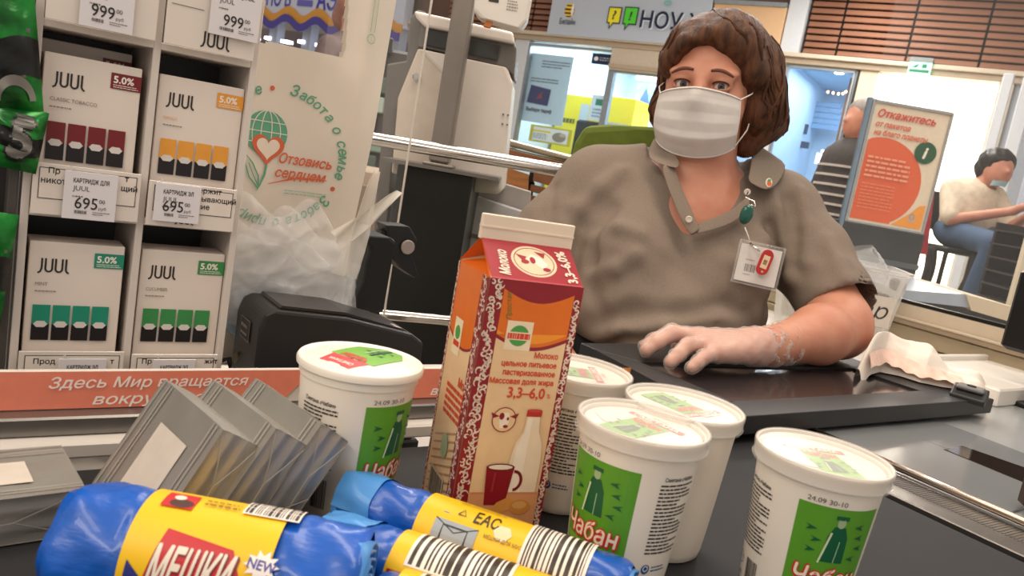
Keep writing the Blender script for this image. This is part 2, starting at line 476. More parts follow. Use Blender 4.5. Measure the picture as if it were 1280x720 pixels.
# raised scanner slabs, glass window
glass_dk = mat('scanner_glass', '#2a1d16', .05, coat=1, var=0)
slab = mat('scanner_slab', '#9b9ea0', .12, .4, var=.04, nscale=5)
def kp(x, y, z): p = atz(x, y, z); a, b, _ = K(p); return (a, b)
m = MB().prism([kp(1018, 538, .854), kp(1103, 530, .854), kp(1181, 560, .854), kp(1318, 620, .854), kp(1262, 640, .854), kp(1117, 578, .854), kp(1040, 548, .854)], .8512, .854, 'z')
m.build('scanner_slab', slab, ct)
m = MB().prism([kp(1103, 530.5, .854), kp(1168, 524, .854), kp(1228, 546, .854), kp(1420, 620, .854), kp(1390, 660, .854), kp(1181, 559, .854)], .8511, .8536, 'z')
m.build('scanner_slab', slab, ct)
m = MB().prism([kp(1180, 561, .855), kp(1203, 557, .855), kp(1330, 601, .855), kp(1318, 618, .855)], .8513, .8548, 'z')
m.build('scanner_window', glass_dk, ct)
# upright scanner housing at the right border
m = MB(); q = kp(1275, 628, .86)
m.box((q[0]-.012, q[1]-.16, .85), (q[0]+.03, q[1]+.002, .905), c=.012)
m.build('scanner_housing', mat('scanner_housing', '#3c2f26', .3, .3), ct, True, 35)
# divider rail beside the belt with the advertising strip
bx('rail_base', (-1.2, .603, .85), (.50, .655, .8625), white_lam, ct, .002)
bx('rail_profile', (-1.2, .616, .8625), (.50, .665, .877), mat('rail_aluminium', '#8b8783', .35, .8), ct, .0015)
bt = thing('advertising_strip', 'coral advertising strip with white handwriting along the belt rail', 'sign', W(0, .633, .8772), KA)
m = MB().box((-1.0, 0, 0), (.50, .004, .0292), c=.0008); m.build('panel', pm('ded6cc'), bt)
p = Print(lambda u, v, l: (u, -l, v), .0004, .00008)
co, gr, oc, cr_ = 'ee8a70', '2e8f6b', 'f0a05a', 'e9dfd2'
for k in range(-3, 2):
    o = .030+k*.335
    p.poly([(o-.02, .0005), (o+.205, .0005), (o+.232, .0287), (o-.045, .0287)], co)
    p.poly([(o-.07, .0005), (o-.022, .0005), (o-.046, .0287), (o-.07, .0287)], oc)
    p.ell(o+.238, .016, .0115, .0115, gr)
    p.rect(o+.252, .0005, o+.265, .0287, 'e98d4a')
for k in (-1, 0, 1):
    o = .030+k*.335
    if o+.2 > .5: continue
    p.text('Здесь Мир вращается', o+.105, .0165, .0078, 'fbf1e6', 'c', bold=.012, shear=.25, w=.142)
    p.text('вокруг нас', o+.103, .0035, .0078, 'fbf1e6', 'c', bold=.012, shear=.25, w=.080)
p.text('Мир вращается', .385, .0165, .0078, 'fbf1e6', 'l', bold=.012, shear=.25, w=.10)
p.text('вокруг нас', .378, .0035, .0078, 'fbf1e6', 'l', bold=.012, shear=.25, w=.080)
p.build('lettering', bt)

# ledge behind the rail, on which the shelf and the machines stand
lg = thing('rear_ledge', 'low cream ledge behind the belt rail carrying shelf and detector', 'shelf', (0, 0, 0), KA)
bx('board', (-1.2, .668, .775), (.62, .98, .80), white_lam, lg, .003)
bx('support', (-1.15, .70, .0), (.58, .95, .775), white_lam, lg)

# cashier desk with a recessed dark glass panel
dk = thing('cashier_desk', 'black framed desk panel under the cashier\'s gloved hand', 'desk', (0, 0, 0), KA)
ZD = .882
A = kp(905, 522, ZD); B = kp(1243, 499, ZD); D = kp(1085, 455, ZD); G = kp(742, 436, ZD)
BK = (D[0]+.02, D[1]+.10); BK2 = (G[0], D[1]+.10)
m = MB()
ia, ib, ic, id_ = kp(915, 501, ZD), kp(1150, 488, ZD), kp(1066, 460, ZD), kp(800, 452, ZD)
outer = [A, B, D, BK, BK2, G]
ia2 = (id_[0]+.0, ia[1]); inner = [ia, ib, ic, id_]
# frame as four bevelled bars round the panel
def bar(a, b, c, d, z1=ZD, z0=ZD-.022): m.prism([a, b, c, d], z0, z1, 'z')
bar(A, B, ib, ia); bar(B, D, ic, ib); m.prism([D, BK, BK2, G, id_, ic], ZD-.022, ZD, 'z'); bar(G, A, ia, id_)
m.build('frame', mat('desk_frame', '#1d1b1c', .45, bump=.1, bscale=900), dk, bevel=.0012)
MB().prism(inner, ZD-.02, ZD-.0035, 'z').build('glass_panel', mat('desk_panel', '#3a3435', .16, .25, var=.12, nscale=9, coat=.4), dk)
MB().prism([(A[0]+.03, A[1]+.04), (B[0]-.1, A[1]+.04), (B[0]-.12, D[1]+.05), (A[0]+.03, D[1]+.05)], .852, ZD-.022, 'z').build('mount', black_m, dk)
bk = thing('button_box', 'small grey button box on the desk corner', 'switch', (*atz(1212, 497, ZD)[:2], ZD-.004), KA+.35)
MB().prism([(-.028, 0), (.028, 0), (.026, .012), (.012, .020), (-.012, .018), (-.028, .008)], -.022, .024, 'y').build('body', dark_pl, bk, bevel=.002)
m = MB().box((-.02, -.017, .0155), (.012, .019, .0215), c=.002); m.build('button_plate', mat('grey_rubber', '#6d6a68', .5), bk)
MB().lathe([(.0065, .0215), (.006, .0232), (.003, .0236)], 16, -.004, .001).build('button', dark_pl, bk, True, 40)
# white block to the right of the desk
q = atz(1246, 503, .86)
wb = thing('bag_packing_shelf', 'white laminate block to the right of the button box', 'shelf', (q[0], q[1], .851), KA+.02)
bx('board', (0, 0, 0), (.5, .16, .030), white_pl, wb, .003)
bx('lip', (.0, .155, .0), (.5, .165, .04), white_pl, wb, .002)
def slabY(pxs, Y, dep, mb=None):
    mb = mb or MB(); mb.prism([(float(aty(x, y, Y)[0]), float(aty(x, y, Y)[2])) for x, y in pxs], Y, Y+dep, 'y'); return mb
# ================================================================== setting: the shop fronts across the passage
def fb(name, lo, hi, m, parent=None, c=0):
    return bx(name, lo, hi, m, parent, c)
fr_ = bpy.data.objects.new('shop_front_wall', None); C.objects.link(fr_); fr_.location = tuple(FO); fr_.rotation_euler = (0, 0, FA); fr_['kind'] = 'structure'
beige = mat('beam_beige', '#b5a28a', .4, var=.03); beige2 = mat('beam_light', '#cabba6', .4, var=.03); white_w = mat('post_white', '#cfd2d6', .4, var=.02)
slat_m = mat('louvre_brown', '#8c604a', .5, var=.10, nscale=3); slat_b = mat('louvre_back', '#2a1712', .7)
cream_w = mat('pillar_cream', '#dccdb2', .5, var=.02)
fb('header_beam', (-9, -.05, 2.43), (2.9, .12, 2.485), beige, fr_, .005); fb('header_beam', (-9, -.09, 2.485), (2.9, .10, 2.525), beige2, fr_, .005)
# louvre panels, slat by slat
def louvres(u0, u1, z0, z1, joints):
    fb('louvre_back', (u0, .04, z0), (u1, .08, z1), slat_b, fr_)
    n = int((z1-z0)/.062)
    me = None
    for k in range(n):
        z = z0+.008+k*.062
        for a, b in zip(joints[:-1], joints[1:]):
            L = b-a-.02; M = Matrix.Translation(((a+b)/2, .0, z+.024)) @ Matrix.Rotation(rad(-28), 4, 'X')
            o = MB().box((-L/2, -.008, -.026), (L/2, .008, .026), M, .003).build('slat', slat_m, fr_)
louvres(.30, 2.9, 2.53, 3.30, (.31, .62, 1.22, 1.80, 2.35, 2.9))
louvres(-3.9, -2.45, 2.53, 3.30, (-3.9, -3.3, -2.71, -2.46))
fb('white_pillar', (.115, -.06, 2.52), (.29, .10, 3.3), white_w, fr_, .004)
fb('white_post', (-2.88, -.02, .0), (-2.70, .10, 2.43), white_w, fr_, .004)
glass_m = clear('shop_glass', '#dfeaf2', .03, .06)
alu = mat('alu_frame', '#9aa0a4', .35, .7)
def window(n, u0, u1, z0, z1):
    o = thing('window_%d' % n, None, None, tuple(FO), FA); del_keys(o); o['kind'] = 'structure'
    fb('pane', (u0, .035, z0), (u1, .045, z1), glass_m, o)
    for a, b, c_, d in ((u0-.02, u0+.015, z0, z1), (u1-.015, u1+.02, z0, z1), (u0, u1, z0-.02, z0+.02), (u0, u1, z1-.02, z1+.01)):
        fb('window_frame', (a, .0, c_), (b, .07, d), alu, o)
    return o
def del_keys(o):
    for k in ('label', 'category'): 
        if k in o: del o[k]
window(1, -2.69, -1.64, .62, 2.40); window(2, -1.60, .13, .10, 2.20); window(3, .21, .83, .3, 2.42)
fb('transom_box', (-1.64, -.04, 2.20), (.2, .10, 2.43), beige2, fr_, .004); fb('transom_lip', (-1.64, -.06, 2.22), (.2, -.04, 2.26), beige, fr_)
fb('wall_below', (-2.9, .0, .0), (-1.62, .09, .60), white_w, fr_); fb('wall_below', (.13, .0, .0), (.9, .09, .28), white_w, fr_)
fb('white_post', (.12, -.01, .0), (.20, .10, 2.43), white_w, fr_)
fb('dark_post', (.83, .0, .0), (.875, .12, 2.43), mat('post_dark', '#241712', .4), fr_)
fb('cream_pillar', (.875, -.02, .0), (1.03, .25, 2.43), cream_w, fr_, .003)
fb('door_jamb', (1.99, -.03, .0), (2.10, .3, 2.43), cream_w, fr_, .004)
fb('wall_right', (2.10, .02, .0), (4.5, .14, 2.43), mat('wall_grey', '#aab0ba', .5), fr_)
fb('wall_top', (-9, .09, 2.5), (4.5, .2, 3.6), mat('wall_upper', '#6c5244', .6), fr_)
# rooms behind the glass
room_w = mat('room_blue', '#cfe3f2', .6, var=.02); room_f = mat('room_floor', '#c7cdd2', .25); room_c = mat('room_ceiling', '#9fb9cf', .6)
def room(u0, u1, y1, wall, flo, cei, zc=2.75):
    fb('wall_rear', (u0, y1, 0), (u1, y1+.05, zc), wall, fr_); fb('wall_side', (u0-.05, .12, 0), (u0, y1, zc), wall, fr_); fb('wall_side', (u1, .12, 0), (u1+.05, y1, zc), wall, fr_)
    fb('room_floor', (u0, .12, .002), (u1, y1, .02), flo, fr_); fb('room_ceiling', (u0, .2, zc), (u1, y1, zc+.05), cei, fr_)
room(-2.85, -.55, 3.2, room_w, room_f, mat('ceiling_white', '#e6eaee', .6))
room(-.45, .93, 5.0, mat('room_blue_deep', '#b4cadb', .6, var=.05, nscale=2), room_f, room_c, 2.9)
room(1.03, 3.4, 6.5, mat('room_white', '#f4efe4', .6), mat('floor_white', '#e8e2d6', .3), mat('ceiling_cream', '#efe6d4', .6), 2.9)
def farea(u, y, z, su, sy, power, col):
    p = FO+F1*u+F2*y; return area('room_lamp', (p[0], p[1], z), su, power, col, (0, 0, FA), sy)
farea(-1.7, 1.6, 2.7, 1.6, 2.2, 75, (.80, .91, 1.0)); farea(.25, 2.4, 2.85, 1.0, 3.6, 60, (.78, .89, 1.0)); farea(2.1, 3.2, 2.85, 1.6, 4.5, 330, (1, .96, .86))
# downlights in the deep blue shop
dl = mat('downlight', '#f4f8ff', .5, emit=14, var=0)
for u, y in ((.05, 1.0), (.22, 1.7), (.38, 2.4), (.05, 3.2), (.55, 1.3), (.62, 2.1), (.70, 3.0), (.30, 3.8), (.60, 4.4)):
    MB().lathe([(.055, 0), (.055, .012), (.045, .014)], 20, u, y, M=Matrix.Translation((0, 0, 2.885))).build('downlight', dl, fr_)
for u, y in ((1.5, 1.6), (1.75, 3.4), (1.6, 5.0), (2.6, 2.5)): fb('light_panel', (u-.3, y-.3, 2.88), (u+.3, y+.3, 2.899), mat('panel_light', '#fff6e6', .5, emit=9, var=0), fr_)

# sign board with the shop names
sg = thing('shop_sign', 'pale grey sign board with striped ball and two speech bubbles', 'sign', tuple(FO), FA)
fb('board', (-2.44, -.10, 2.50), (-.62, -.03, 3.25), mat('sign_face', '#bcc4d0', .4, var=.01), sg, .004)
p = Print(lambda u, v, l: (u, -.10-l, v), .002, .0012); p.rough = .4
u, _, z = fac(712, 14, -.1)
p.ell(u, 2.765, .060, .075, 'f6c81a')
for k, (zz, hh) in enumerate(((2.815, .014), (2.775, .018), (2.735, .016), (2.700, .010))):
    ww = .060*math.sqrt(max(0, 1-((zz-2.765)/.075)**2)); p.rect(u-ww, zz-hh*.5, u+ww, zz+hh*.5, '16140f')
p.ell(u+.038, 2.775, .016, .062, 'f4efe6'); p.text('Билайн', u, 2.615, .060, '2a2f3a', 'c', bold=.01, w=.195)
def bubble(u0, u1, z0, z1, c_, ch):
    p.poly([(u0, z0), (u0+.03, z0), (u0+.035, z0-.065), (u0+.075, z0), (u1, z0), (u1, z1), (u0, z1)], '14223a')
    p.poly([(u0+.012, z0+.012), (u0+.040, z0+.012), (u0+.045, z0-.035), (u0+.070, z0+.012), (u1-.012, z0+.012), (u1-.012, z1-.012), (u0+.012, z1-.012)], c_)
    p.text(ch, (u0+u1)/2, z0+.045, .085, '14223a', 'c', bold=.03, shear=.15)
bubble(-1.73, -1.575, 2.66, 2.83, 'f2e51e', '?'); bubble(-1.545, -1.385, 2.66, 2.84, '53d42e', '!')
p.text('НОУ·Х', -1.335, 2.635, .155, 'dfe6f2', 'l', bold=.03, w=.665); p.text('НОУ·Х', -1.345, 2.645, .155, '13203a', 'l', bold=.02, w=.665)
p.ring(-1.08, 2.90, .035, .02, .012, '6fc0b4'); p.build('sign_print', sg)
pc = thing('peach_sign', 'peach coloured light board above the passage behind her head', 'sign', tuple(FO), FA)
fb('board', (-.60, -.09, 2.53), (.105, -.03, 2.93), mat('peach_board', '#dcb48a', .5, var=.02), pc, .003); fb('top_trim', (-.60, -.11, 2.925), (.105, -.03, 2.965), alu, pc)
ex = thing('exit_sign', 'small green and white exit pictogram sign below the louvres', 'sign', tuple(FO), FA)
fb('lamp_box', (1.27, -.13, 2.525), (1.46, -.05, 2.565), mat('pole_grey2', '#7b7f80', .4), ex, .003); fb('sign_plate', (1.275, -.12, 2.42), (1.455, -.105, 2.525), mat('exit_face', '#9ff0d0', .4, emit=1.2, var=0), ex)
p = Print(lambda u, v, l: (u, -.1215-l, v), .001, .001); p.rect(1.285, 2.435, 1.445, 2.462, '1f7a4a'); p.poly([(1.30, 2.475), (1.34, 2.475), (1.36, 2.51), (1.33, 2.50)], '1f7a4a'); p.rect(1.38, 2.475, 1.42, 2.510, '1f7a4a'); p.build('pictogram', ex)

# things in the phone shop
def FR(x0, y0, x1, y1, dep):
    a = fac(x0, y0, dep); b = fac(x1, y1, dep); return min(a[0], b[0]), max(a[0], b[0]), min(a[2], b[2]), max(a[2], b[2])
def shop_item(name, label, cat, r, dep, th, m, extra=None, grp=None):
    t = thing(name, label, cat, tuple(FO), FA, 0 or grp); t['label'] = label
    fb('panel', (r[0], dep, r[2]), (r[1], dep+th, r[3]), m, t, .002)
    if extra: p = Print(lambda u, v, l: (r[0]+u*(r[1]-r[0]), dep-l, r[2]+v*(r[3]-r[2])), .003, .002); extra(p); p.build('print', t)
    return t
def e1_(p):
    p.lines(.30, .80, .95, .92, 3, '6d8496', 3, .4); p.lines(.1, .58, .75, .66, 2, '6d8496', 5, .4)
    p.poly([(.10, .28), (.60, .26), (.62, .50), (.14, .54)], '2c3568'); p.poly([(.3, .34), (.45, .36), (.42, .46)], '8a2f4a')
    p.text('Выбери тариф', .12, .16, .05, '2f3c4a', 'l', bold=.03, w=.60)
shop_item('window_poster', 'tall light blue poster inside the left shop window', 'poster', FR(664, 66, 702, 158, .09), .09, .006, mat('poster_blue', '#b9dcf0', .4, var=.03), e1_)
shop_item('leaflet_stand', 'yellow framed leaflet board low in the left shop window', 'stand', FR(664, 155, 712, 184, .12), .12, .02, pm('c2c024'), lambda p: (p.rect(.08, .1, .92, .9, 'dff0f4'), p.rect(.08, .62, .5, .72, 'e8d62a'), p.lines(.1, .2, .45, .55, 4, '5f7f8f', 2, .4), p.ell(.72, .45, .16, .28, '8a8a80'), p.ell(.8, .6, .08, .1, 'c0b8a8')))
shop_item('round_sticker', 'dark blue sticker in the top right of the left shop window', 'sticker', FR(741, 66, 764, 82, .02), .022, .004, pm('18244a'), lambda p: (p.ell(.22, .5, .11, .2, 'f0f2f6', 14), p.lines(.4, .3, .95, .7, 2, 'c8ccd8', 2, .5)))
lit = mat('lit_screen', '#f4f8ff', .5, emit=2.2, var=0)
shop_item('lit_panel', 'left bright white lit panel in the phone shop', 'screen', FR(706, 86, 722, 116, 1.2), 1.2, .04, lit, None, 'lit panels in the phone shop'); shop_item('lit_panel', 'right bright white lit panel in the phone shop', 'screen', FR(724, 88, 742, 117, 1.2), 1.2, .04, lit, None, 'lit panels in the phone shop')
yel = mat('shop_yellow', '#e6d21e', .4, var=.03)
shop_item('yellow_counter', 'yellow counter front below the lit panels in the phone shop', 'counter', (fac(700, 118, 1.1)[0], fac(745, 118, 1.1)[0], .1, fac(720, 119, 1.1)[2]), 1.1, .5, yel, lambda p: (p.lines(.1, .8, .6, .86, 1, '5a5a20', 2, .5), p.rect(.65, .70, .9, .95, 'b9c4c8')))
shop_item('yellow_counter', 'yellow counter front right of the window mullion', 'counter', (fac(748, 122, 1.0)[0], fac(796, 122, 1.0)[0], .1, fac(770, 121, 1.0)[2]), 1.0, .5, yel, lambda p: p.lines(.15, .62, .9, .86, 3, 'a8b0c0', 7, .5))
shop_item('bottle_card', 'narrow white card with green print beside the mullion', 'card', FR(741, 118, 753, 152, .5), .5, .02, pm('d8e2e8'), lambda p: (p.rect(.3, .6, .8, .85, '1f7a5a'), p.lines(.2, .1, .8, .5, 3, '5f7f9f', 2)))
shop_item('blue_picture', 'blue city picture on the far wall beside her hair', 'picture', FR(797, 104, 840, 146, 1.6), 1.6, .03, mat('picture_blue', '#8fb8e8', .5, var=.3, nscale=9), lambda p: (p.poly([(.1, .3), (.25, .9), (.4, .3)], '4f70b8'), p.rect(.45, .25, .6, .6, '5f80c0'), p.lines(.1, .1, .9, .3, 3, 'e8f0f8', 5)))
shop_item('white_unit', 'pale blue display wall right of the yellow counter', 'display', FR(797, 88, 830, 103, 1.7), 1.7, .02, lit)
t = thing('shop_chair', 'black shop chair back in front of the yellow counter', 'chair', tuple(FO), FA); r = FR(716, 148, 745, 200, .5); 
fb('backrest', (r[0]+.05, .5, r[2]), (r[1]-.02, .58, r[3]), black_m_ if 'black_m_' in globals() else mat('chair_black', '#17161a', .6), t, .02); fb('seat', (r[0]+.02, .45, .48), (r[1]+.02, .95, .55), mat('chair_black', '#17161a', .6), t, .02)
for a in (r[0]+.06, r[1]-.06):
    for b in (.5, .9): MB().tube([(a, b, .48), (a, b, .02)], .015, 8).build('leg', mat('chair_black', ''), t)
# deep blue shop furniture
for k, (x0, y0, x1, y1) in enumerate(((991, 153, 1008, 168), (966, 180, 976, 192), (978, 178, 990, 190), (1000, 176, 1010, 186))):
    shop_item('wall_screen', ('largest dark screen in the deep blue shop', 'leftmost small dark screen in the deep blue shop', 'middle small dark screen in the deep blue shop', 'rightmost small dark screen in the deep blue shop')[k], 'screen', FR(x0, y0, x1, y1, 4.2), 4.2, .04, mat('screen_dark', '#26344a', .2), None, 'dark screens in the deep blue shop')
for k in range(5):
    r = FR(985, 128+k*7, 1052, 130+k*7, 4.6); fb('wall_strip', (r[0], 4.6, r[2]), (min(r[1], .92), 4.62, r[3]), mat('strip_blue', '#6f93b4', .4), fr_, .002)
shop_item('till_monitor', 'bright lit till monitor in the deep blue shop', 'monitor', FR(1027, 187, 1042, 192, 1.6), 1.6, .04, lit); shop_item('till_monitor', 'tilted bright monitor edge left of the lit till monitor', 'monitor', FR(1021, 191, 1026, 205, 1.6), 1.6, .04, lit)
shop_item('display_desk', 'pale grey display desk low in the deep blue shop', 'desk', (-.1, .70, .02, 1.28), 1.9, .6, mat('desk_grey', '#8fa3b0', .4))
t = thing('hanging_lamp', 'black dome lamp hanging in the deep blue shop', 'lamp', tuple(FO), FA); q = fac(1050, 84, 1.2)
MB().lathe([(.20, q[2]-.02), (.18, q[2]+.04), (.10, q[2]+.10), (.02, q[2]+.13)], 28, q[0], 1.2).build('shade', mat('lamp_black', '#1a1c22', .4), t, True, 40); MB().tube([(q[0], 1.2, q[2]+.12), (q[0], 1.2, 2.9)], .006, 6).build('cord', mat('lamp_black', ''), t)
t = thing('light_garland', 'string of warm little lights along the shop edge', 'lights', tuple(FO), FA)
pts = [fac(1035, 115, .5), fac(1052, 118, .5), fac(1062, 112, .5), fac(1060, 135, .5), fac(1056, 160, .5), fac(1050, 180, .5)]
MB().tube(pts, .006, 6).build('wire', mat('wire_brown', '#5a3a22', .5), t)
for i in range(14):
    a = i/13*(len(pts)-1); k = min(int(a), len(pts)-2); f_ = a-k; q = [pts[k][j]*(1-f_)+pts[k+1][j]*f_ for j in range(3)]
    MB().lathe([(.0001, -.014), (.012, -.006), (.012, .006), (.0001, .014)], 8, M=Matrix.Translation(q)).build('bulb', mat('bulb_warm', '#ffc890', .5, emit=6, var=0), t)
fb('inner_post', (.74, .3, 0), (.80, .5, 2.4), mat('post_brown', '#8a5a34', .4, var=.3, nscale=4), fr_)

# left shops, seen past the carrier bag
lw_ = thing('awning_shop', 'far shop with scalloped orange and violet awning left of the machine', 'shop', tuple(FO), FA)
fb('fascia', (-10.5, -.15, 2.42), (-4.45, .0, 3.3), mat('fascia_white', '#c9cfe0', .5, var=.02), lw_)
def wavy(dz, y, c_, z0, nm):
    m = MB(); n = 240; v = []; f = []
    for i in range(n+1):
        u_ = -10.5+6.05*i/n; zz = z0-.055*math.cos(u_*2*PI/.56)
        v += [(u_, y, zz+dz), (u_, y, zz)]
        if i: f.append((2*i-2, 2*i-1, 2*i+1, 2*i))
    o = m.add(v, f).build(nm, pm(c_), lw_, tri_fix=False); md = o.modifiers.new('s', 'SOLIDIFY'); md.thickness = .02
wavy(.12, -.17, 'd99a3a', 2.39, 'orange_wave'); wavy(.10, -.20, '4a3f9a', 2.30, 'violet_wave')
p = Print(lambda u, v, l: (u, -.15-l, v), .004, .003)
p.text('ЭПО В', -7.05, 2.56, .20, '4a3fb0', 'l', bold=.02, w=.62); p.text('АЭ', -5.95, 2.56, .24, '3f3aa8', 'l', bold=.02, w=.36); p.rect(-6.30, 2.58, -6.02, 2.66, '6a62b8')
p.build('fascia_print', lw_)
fb('back_wall', (-10.5, 1.6, 0), (-3.0, 1.7, 2.5), mat('shop_dim', '#8b8284', .5), lw_)
for u_ in (-6.95, -6.30, -5.65, -5.1, -4.75): fb('pillar', (u_, .0, 0), (u_+.16, .15, 2.45), mat('pillar_pale', '#a9b4c2', .4), lw_, .01)
rb = random.Random(3); cols_ = ['b5582e', '8a3a34', 'd88a4a', '3a4652', 'a9a49c', '5a3f38', 'c9b8a0', '2f3a44']
lights_ = MB()
for i in range(12): lights_.box((-8.0+i*.33, -.02, 2.10+.02*(i % 2)), (-7.88+i*.33, .1, 2.14+.02*(i % 2)))
lights_.build('lamp_row', mat('row_light', '#f0ecff', .5, emit=3, var=0), lw_)
for i in range(16):
    for j in range(5):
        u_ = -8.6+i*.27; z_ = .3+j*.38; shelf = fb('goods_stack', (u_, .5, z_), (u_+.22, .75, z_+.24+.1*rb.random()), pm(cols_[rb.randrange(8)]), lw_, .01)
fb('orange_panel', (-4.72, -.03, 1.95), (-4.38, .02, 2.15), pm('d88a5a'), lw_); fb('white_panel', (-4.72, -.03, 1.70), (-4.38, .02, 1.93), pm('b9b0b4'), lw_)
fb('shade_box', (-4.2, .2, .0), (-2.95, .5, 2.43), mat('shop_rose', '#b09a94', .5, var=.2, nscale=2), lw_)
for k in range(9):
    fb('goods_stack', (-4.15+.13*k, .1, 2.56), (-4.05+.13*k, .2, 2.80), pm(['8a3a3a', 'c08a7a', '6a4a4a', 'b9a09a'][k % 4]), lw_)
st_ = thing('dark_stand', 'dark blurred merchandise stand between bag and grey machine panel', 'stand', (0, 0, 0), 0)
q = aty(472, 70, 2.9); q2 = aty(500, 130, 2.9)
bx('column', (q[0]-.05, 2.9, .0), (q2[0]+.03, 3.1, q2[2]+.18), mat('stand_dark', '#4a4644', .5), st_, .01)
rb = random.Random(5)
for k in range(14): z_ = .5+k*.068; bx('packet', (q[0]-.04+.02*(k % 3), 2.87, z_), (q[0]+.03+.02*(k % 3), 2.90, z_+.055), pm(['7d9a8c', '2d2c2c', 'a8b8b0', '54635c'][k % 4]), st_, .004)

# wall pieces closing the far view
struct(bx('wall_far', (-9, 17, 0), (9, 17.2, 4), mat('far_wall', '#a79d94', .6)))

# ================================================================== poster stand and the booth side
ps = thing('poster_stand', 'framed orange poster asking to refuse bags, on a metal stand', 'poster', (1.184, 3.05, 0), 0)
fm = mat('frame_silver', '#b4b6b8', .25, .8)
PW, Z0, Z1 = .286, 1.098, 1.535
bx('backing', (0, .004, Z0), (PW, .012, Z1), pm('e2d2ba'), ps)
for a, b, c_, d in ((-.006, .004, Z0-.006, Z1+.006), (PW-.002, PW+.006, Z0-.006, Z1+.006), (0, PW, Z0-.006, Z0+.002), (0, PW, Z1-.002, Z1+.008)):
    bx('frame_bar', (a, -.004, c_), (b, .016, d), fm, ps, .001)
p = Print(lambda u, v, l: (u, .004-l, Z0+v), .0012, .0006); p.rough = .3; H_ = Z1-Z0
cpts = [(.008+.0, .012)]
n = 40; cx, cz, r0 = .075, .155, .165
poly = []
for k in range(n):
    a = 2*PI*k/n; x_ = cx+r0*math.cos(a); z_ = cz+r0*.98*math.sin(a); poly.append((min(max(x_, .010), PW-.008), min(max(z_, .010), H_-.1)))
p.poly(poly, 'dd5f34'); p.rect(.010, .010, .16, .10, 'dd5f34')
p.poly([(.165, .010), (PW-.010, .010), (PW-.010, .098), (.255, .095), (.225, .060)], 'ee9a35'); p.ell(.235, .045, .014, .018, 'c9a58a'); p.ring(.235, .050, .008, .010, .002, '8a7a8a')
p.ell(.226, H_-.150, .040, .040, '14502f', 32); p.text('i', .226, H_-.170, .040, 'f0e8d8', 'c', bold=.04, shear=.2)
p.text('Откажитесь', .022, H_-.050, .026, 'c93f22', 'l', bold=.03, shear=.25, w=.215)
p.text('от пакетов', .022, H_-.085, .019, 'd0603f', 'l', bold=.03, shear=.25, w=.130); p.text('на благо планеты', .022, H_-.115, .019, 'd0603f', 'l', bold=.03, shear=.25, w=.200)
p.lines(.022, .165, .185, .250, 5, 'eea07c', 6, .45); p.lines(.022, .050, .150, .150, 8, 'e88a62', 9, .3)
p.build('poster_print', ps)
bx('stand_post', (-.022, .002, .012), (-.006, .020, Z1+.012), mat('post_blue', '#8fa4b4', .2, .7), ps, .002); bx('stand_base', (-.15, -.12, .0), (.4, .16, .012), fm, ps, .003)
dkb = thing('dark_checkout', 'dark grey neighbouring checkout block below the orange poster', 'counter', (0, 0, 0), 0)
a = aty(1058, 276, 3.1); b = aty(1160, 296, 3.1); c_ = aty(1138, 336, 3.1)
bx('block', (a[0]-.15, 3.1, .0), (b[0]-.01, 3.6, b[2]+.005), mat('block_dark', '#34373a', .2, var=.25, nscale=4), dkb, .004)
bx('block_trim', (a[0]-.15, 3.09, .955), (b[0]-.01, 3.1, .975), mat('block_edge', '#5a6066', .3), dkb)
nb = thing('grey_checkout', 'pale blue grey neighbouring checkout edge behind the clear booth screen', 'counter', (0, 0, 0), 0)
slabY([(1120, 362), (1208, 368), (1214, 385), (1124, 374)], 2.45, .5).build('top_edge', mat('edge_blue', '#a9b6c6', .3), nb); slabY([(1208, 368), (1282, 388), (1282, 408), (1214, 388)], 2.44, .5).build('cream_edge', cream_w, nb)
slabY([(1122, 374), (1214, 386), (1282, 407), (1282, 470), (1122, 440)], 2.47, .4).build('dark_side', mat('side_dark', '#3b3d3c', .4), nb)
q = aty(1150, 440, 2.5); bx('leg', (q[0], 2.5, .0), (q[0]+.5, 2.8, q[2]+.1), mat('side_dark', ''), nb)
bw = thing('booth_wall', 'beige boarded booth side wall with ledges under the clear screen', 'partition', (0, 0, 0), KA)
for k, (z0, z1, y_, m_) in enumerate(((.920, .950, 0, beige2), (.905, .918, .006, beige), (.868, .903, .0, mat('board_tan', '#a99a80', .4, var=.04)), (.835, .866, .003, mat('board_tan', '')), (.80, .833, 0, beige), (.0, .798, .0, beige))):
    bx('board', (1.70-y_, -.4, z0), (1.73, 1.75, z1), m_, bw, .002)
bx('ledge', (1.688, -.4, .9165), (1.702, 1.75, .9215), beige2, bw, .001)
gs = thing('booth_screen', 'clear booth screen in a thin black bottom frame right of the cashier', 'screen', (0, 0, 0), KA)
bx('frame', (1.70, -.4, .950), (1.72, 1.13, .957), black_k if 'black_k' in globals() else mat('frame_black', '#0e0e0f', .4), gs)
bx('pane', (1.708, -.4, .957), (1.712, 1.13, 1.85), clear('booth_clear', '#f4f6f8', .03, .07), gs)
q = (1.706, .70)
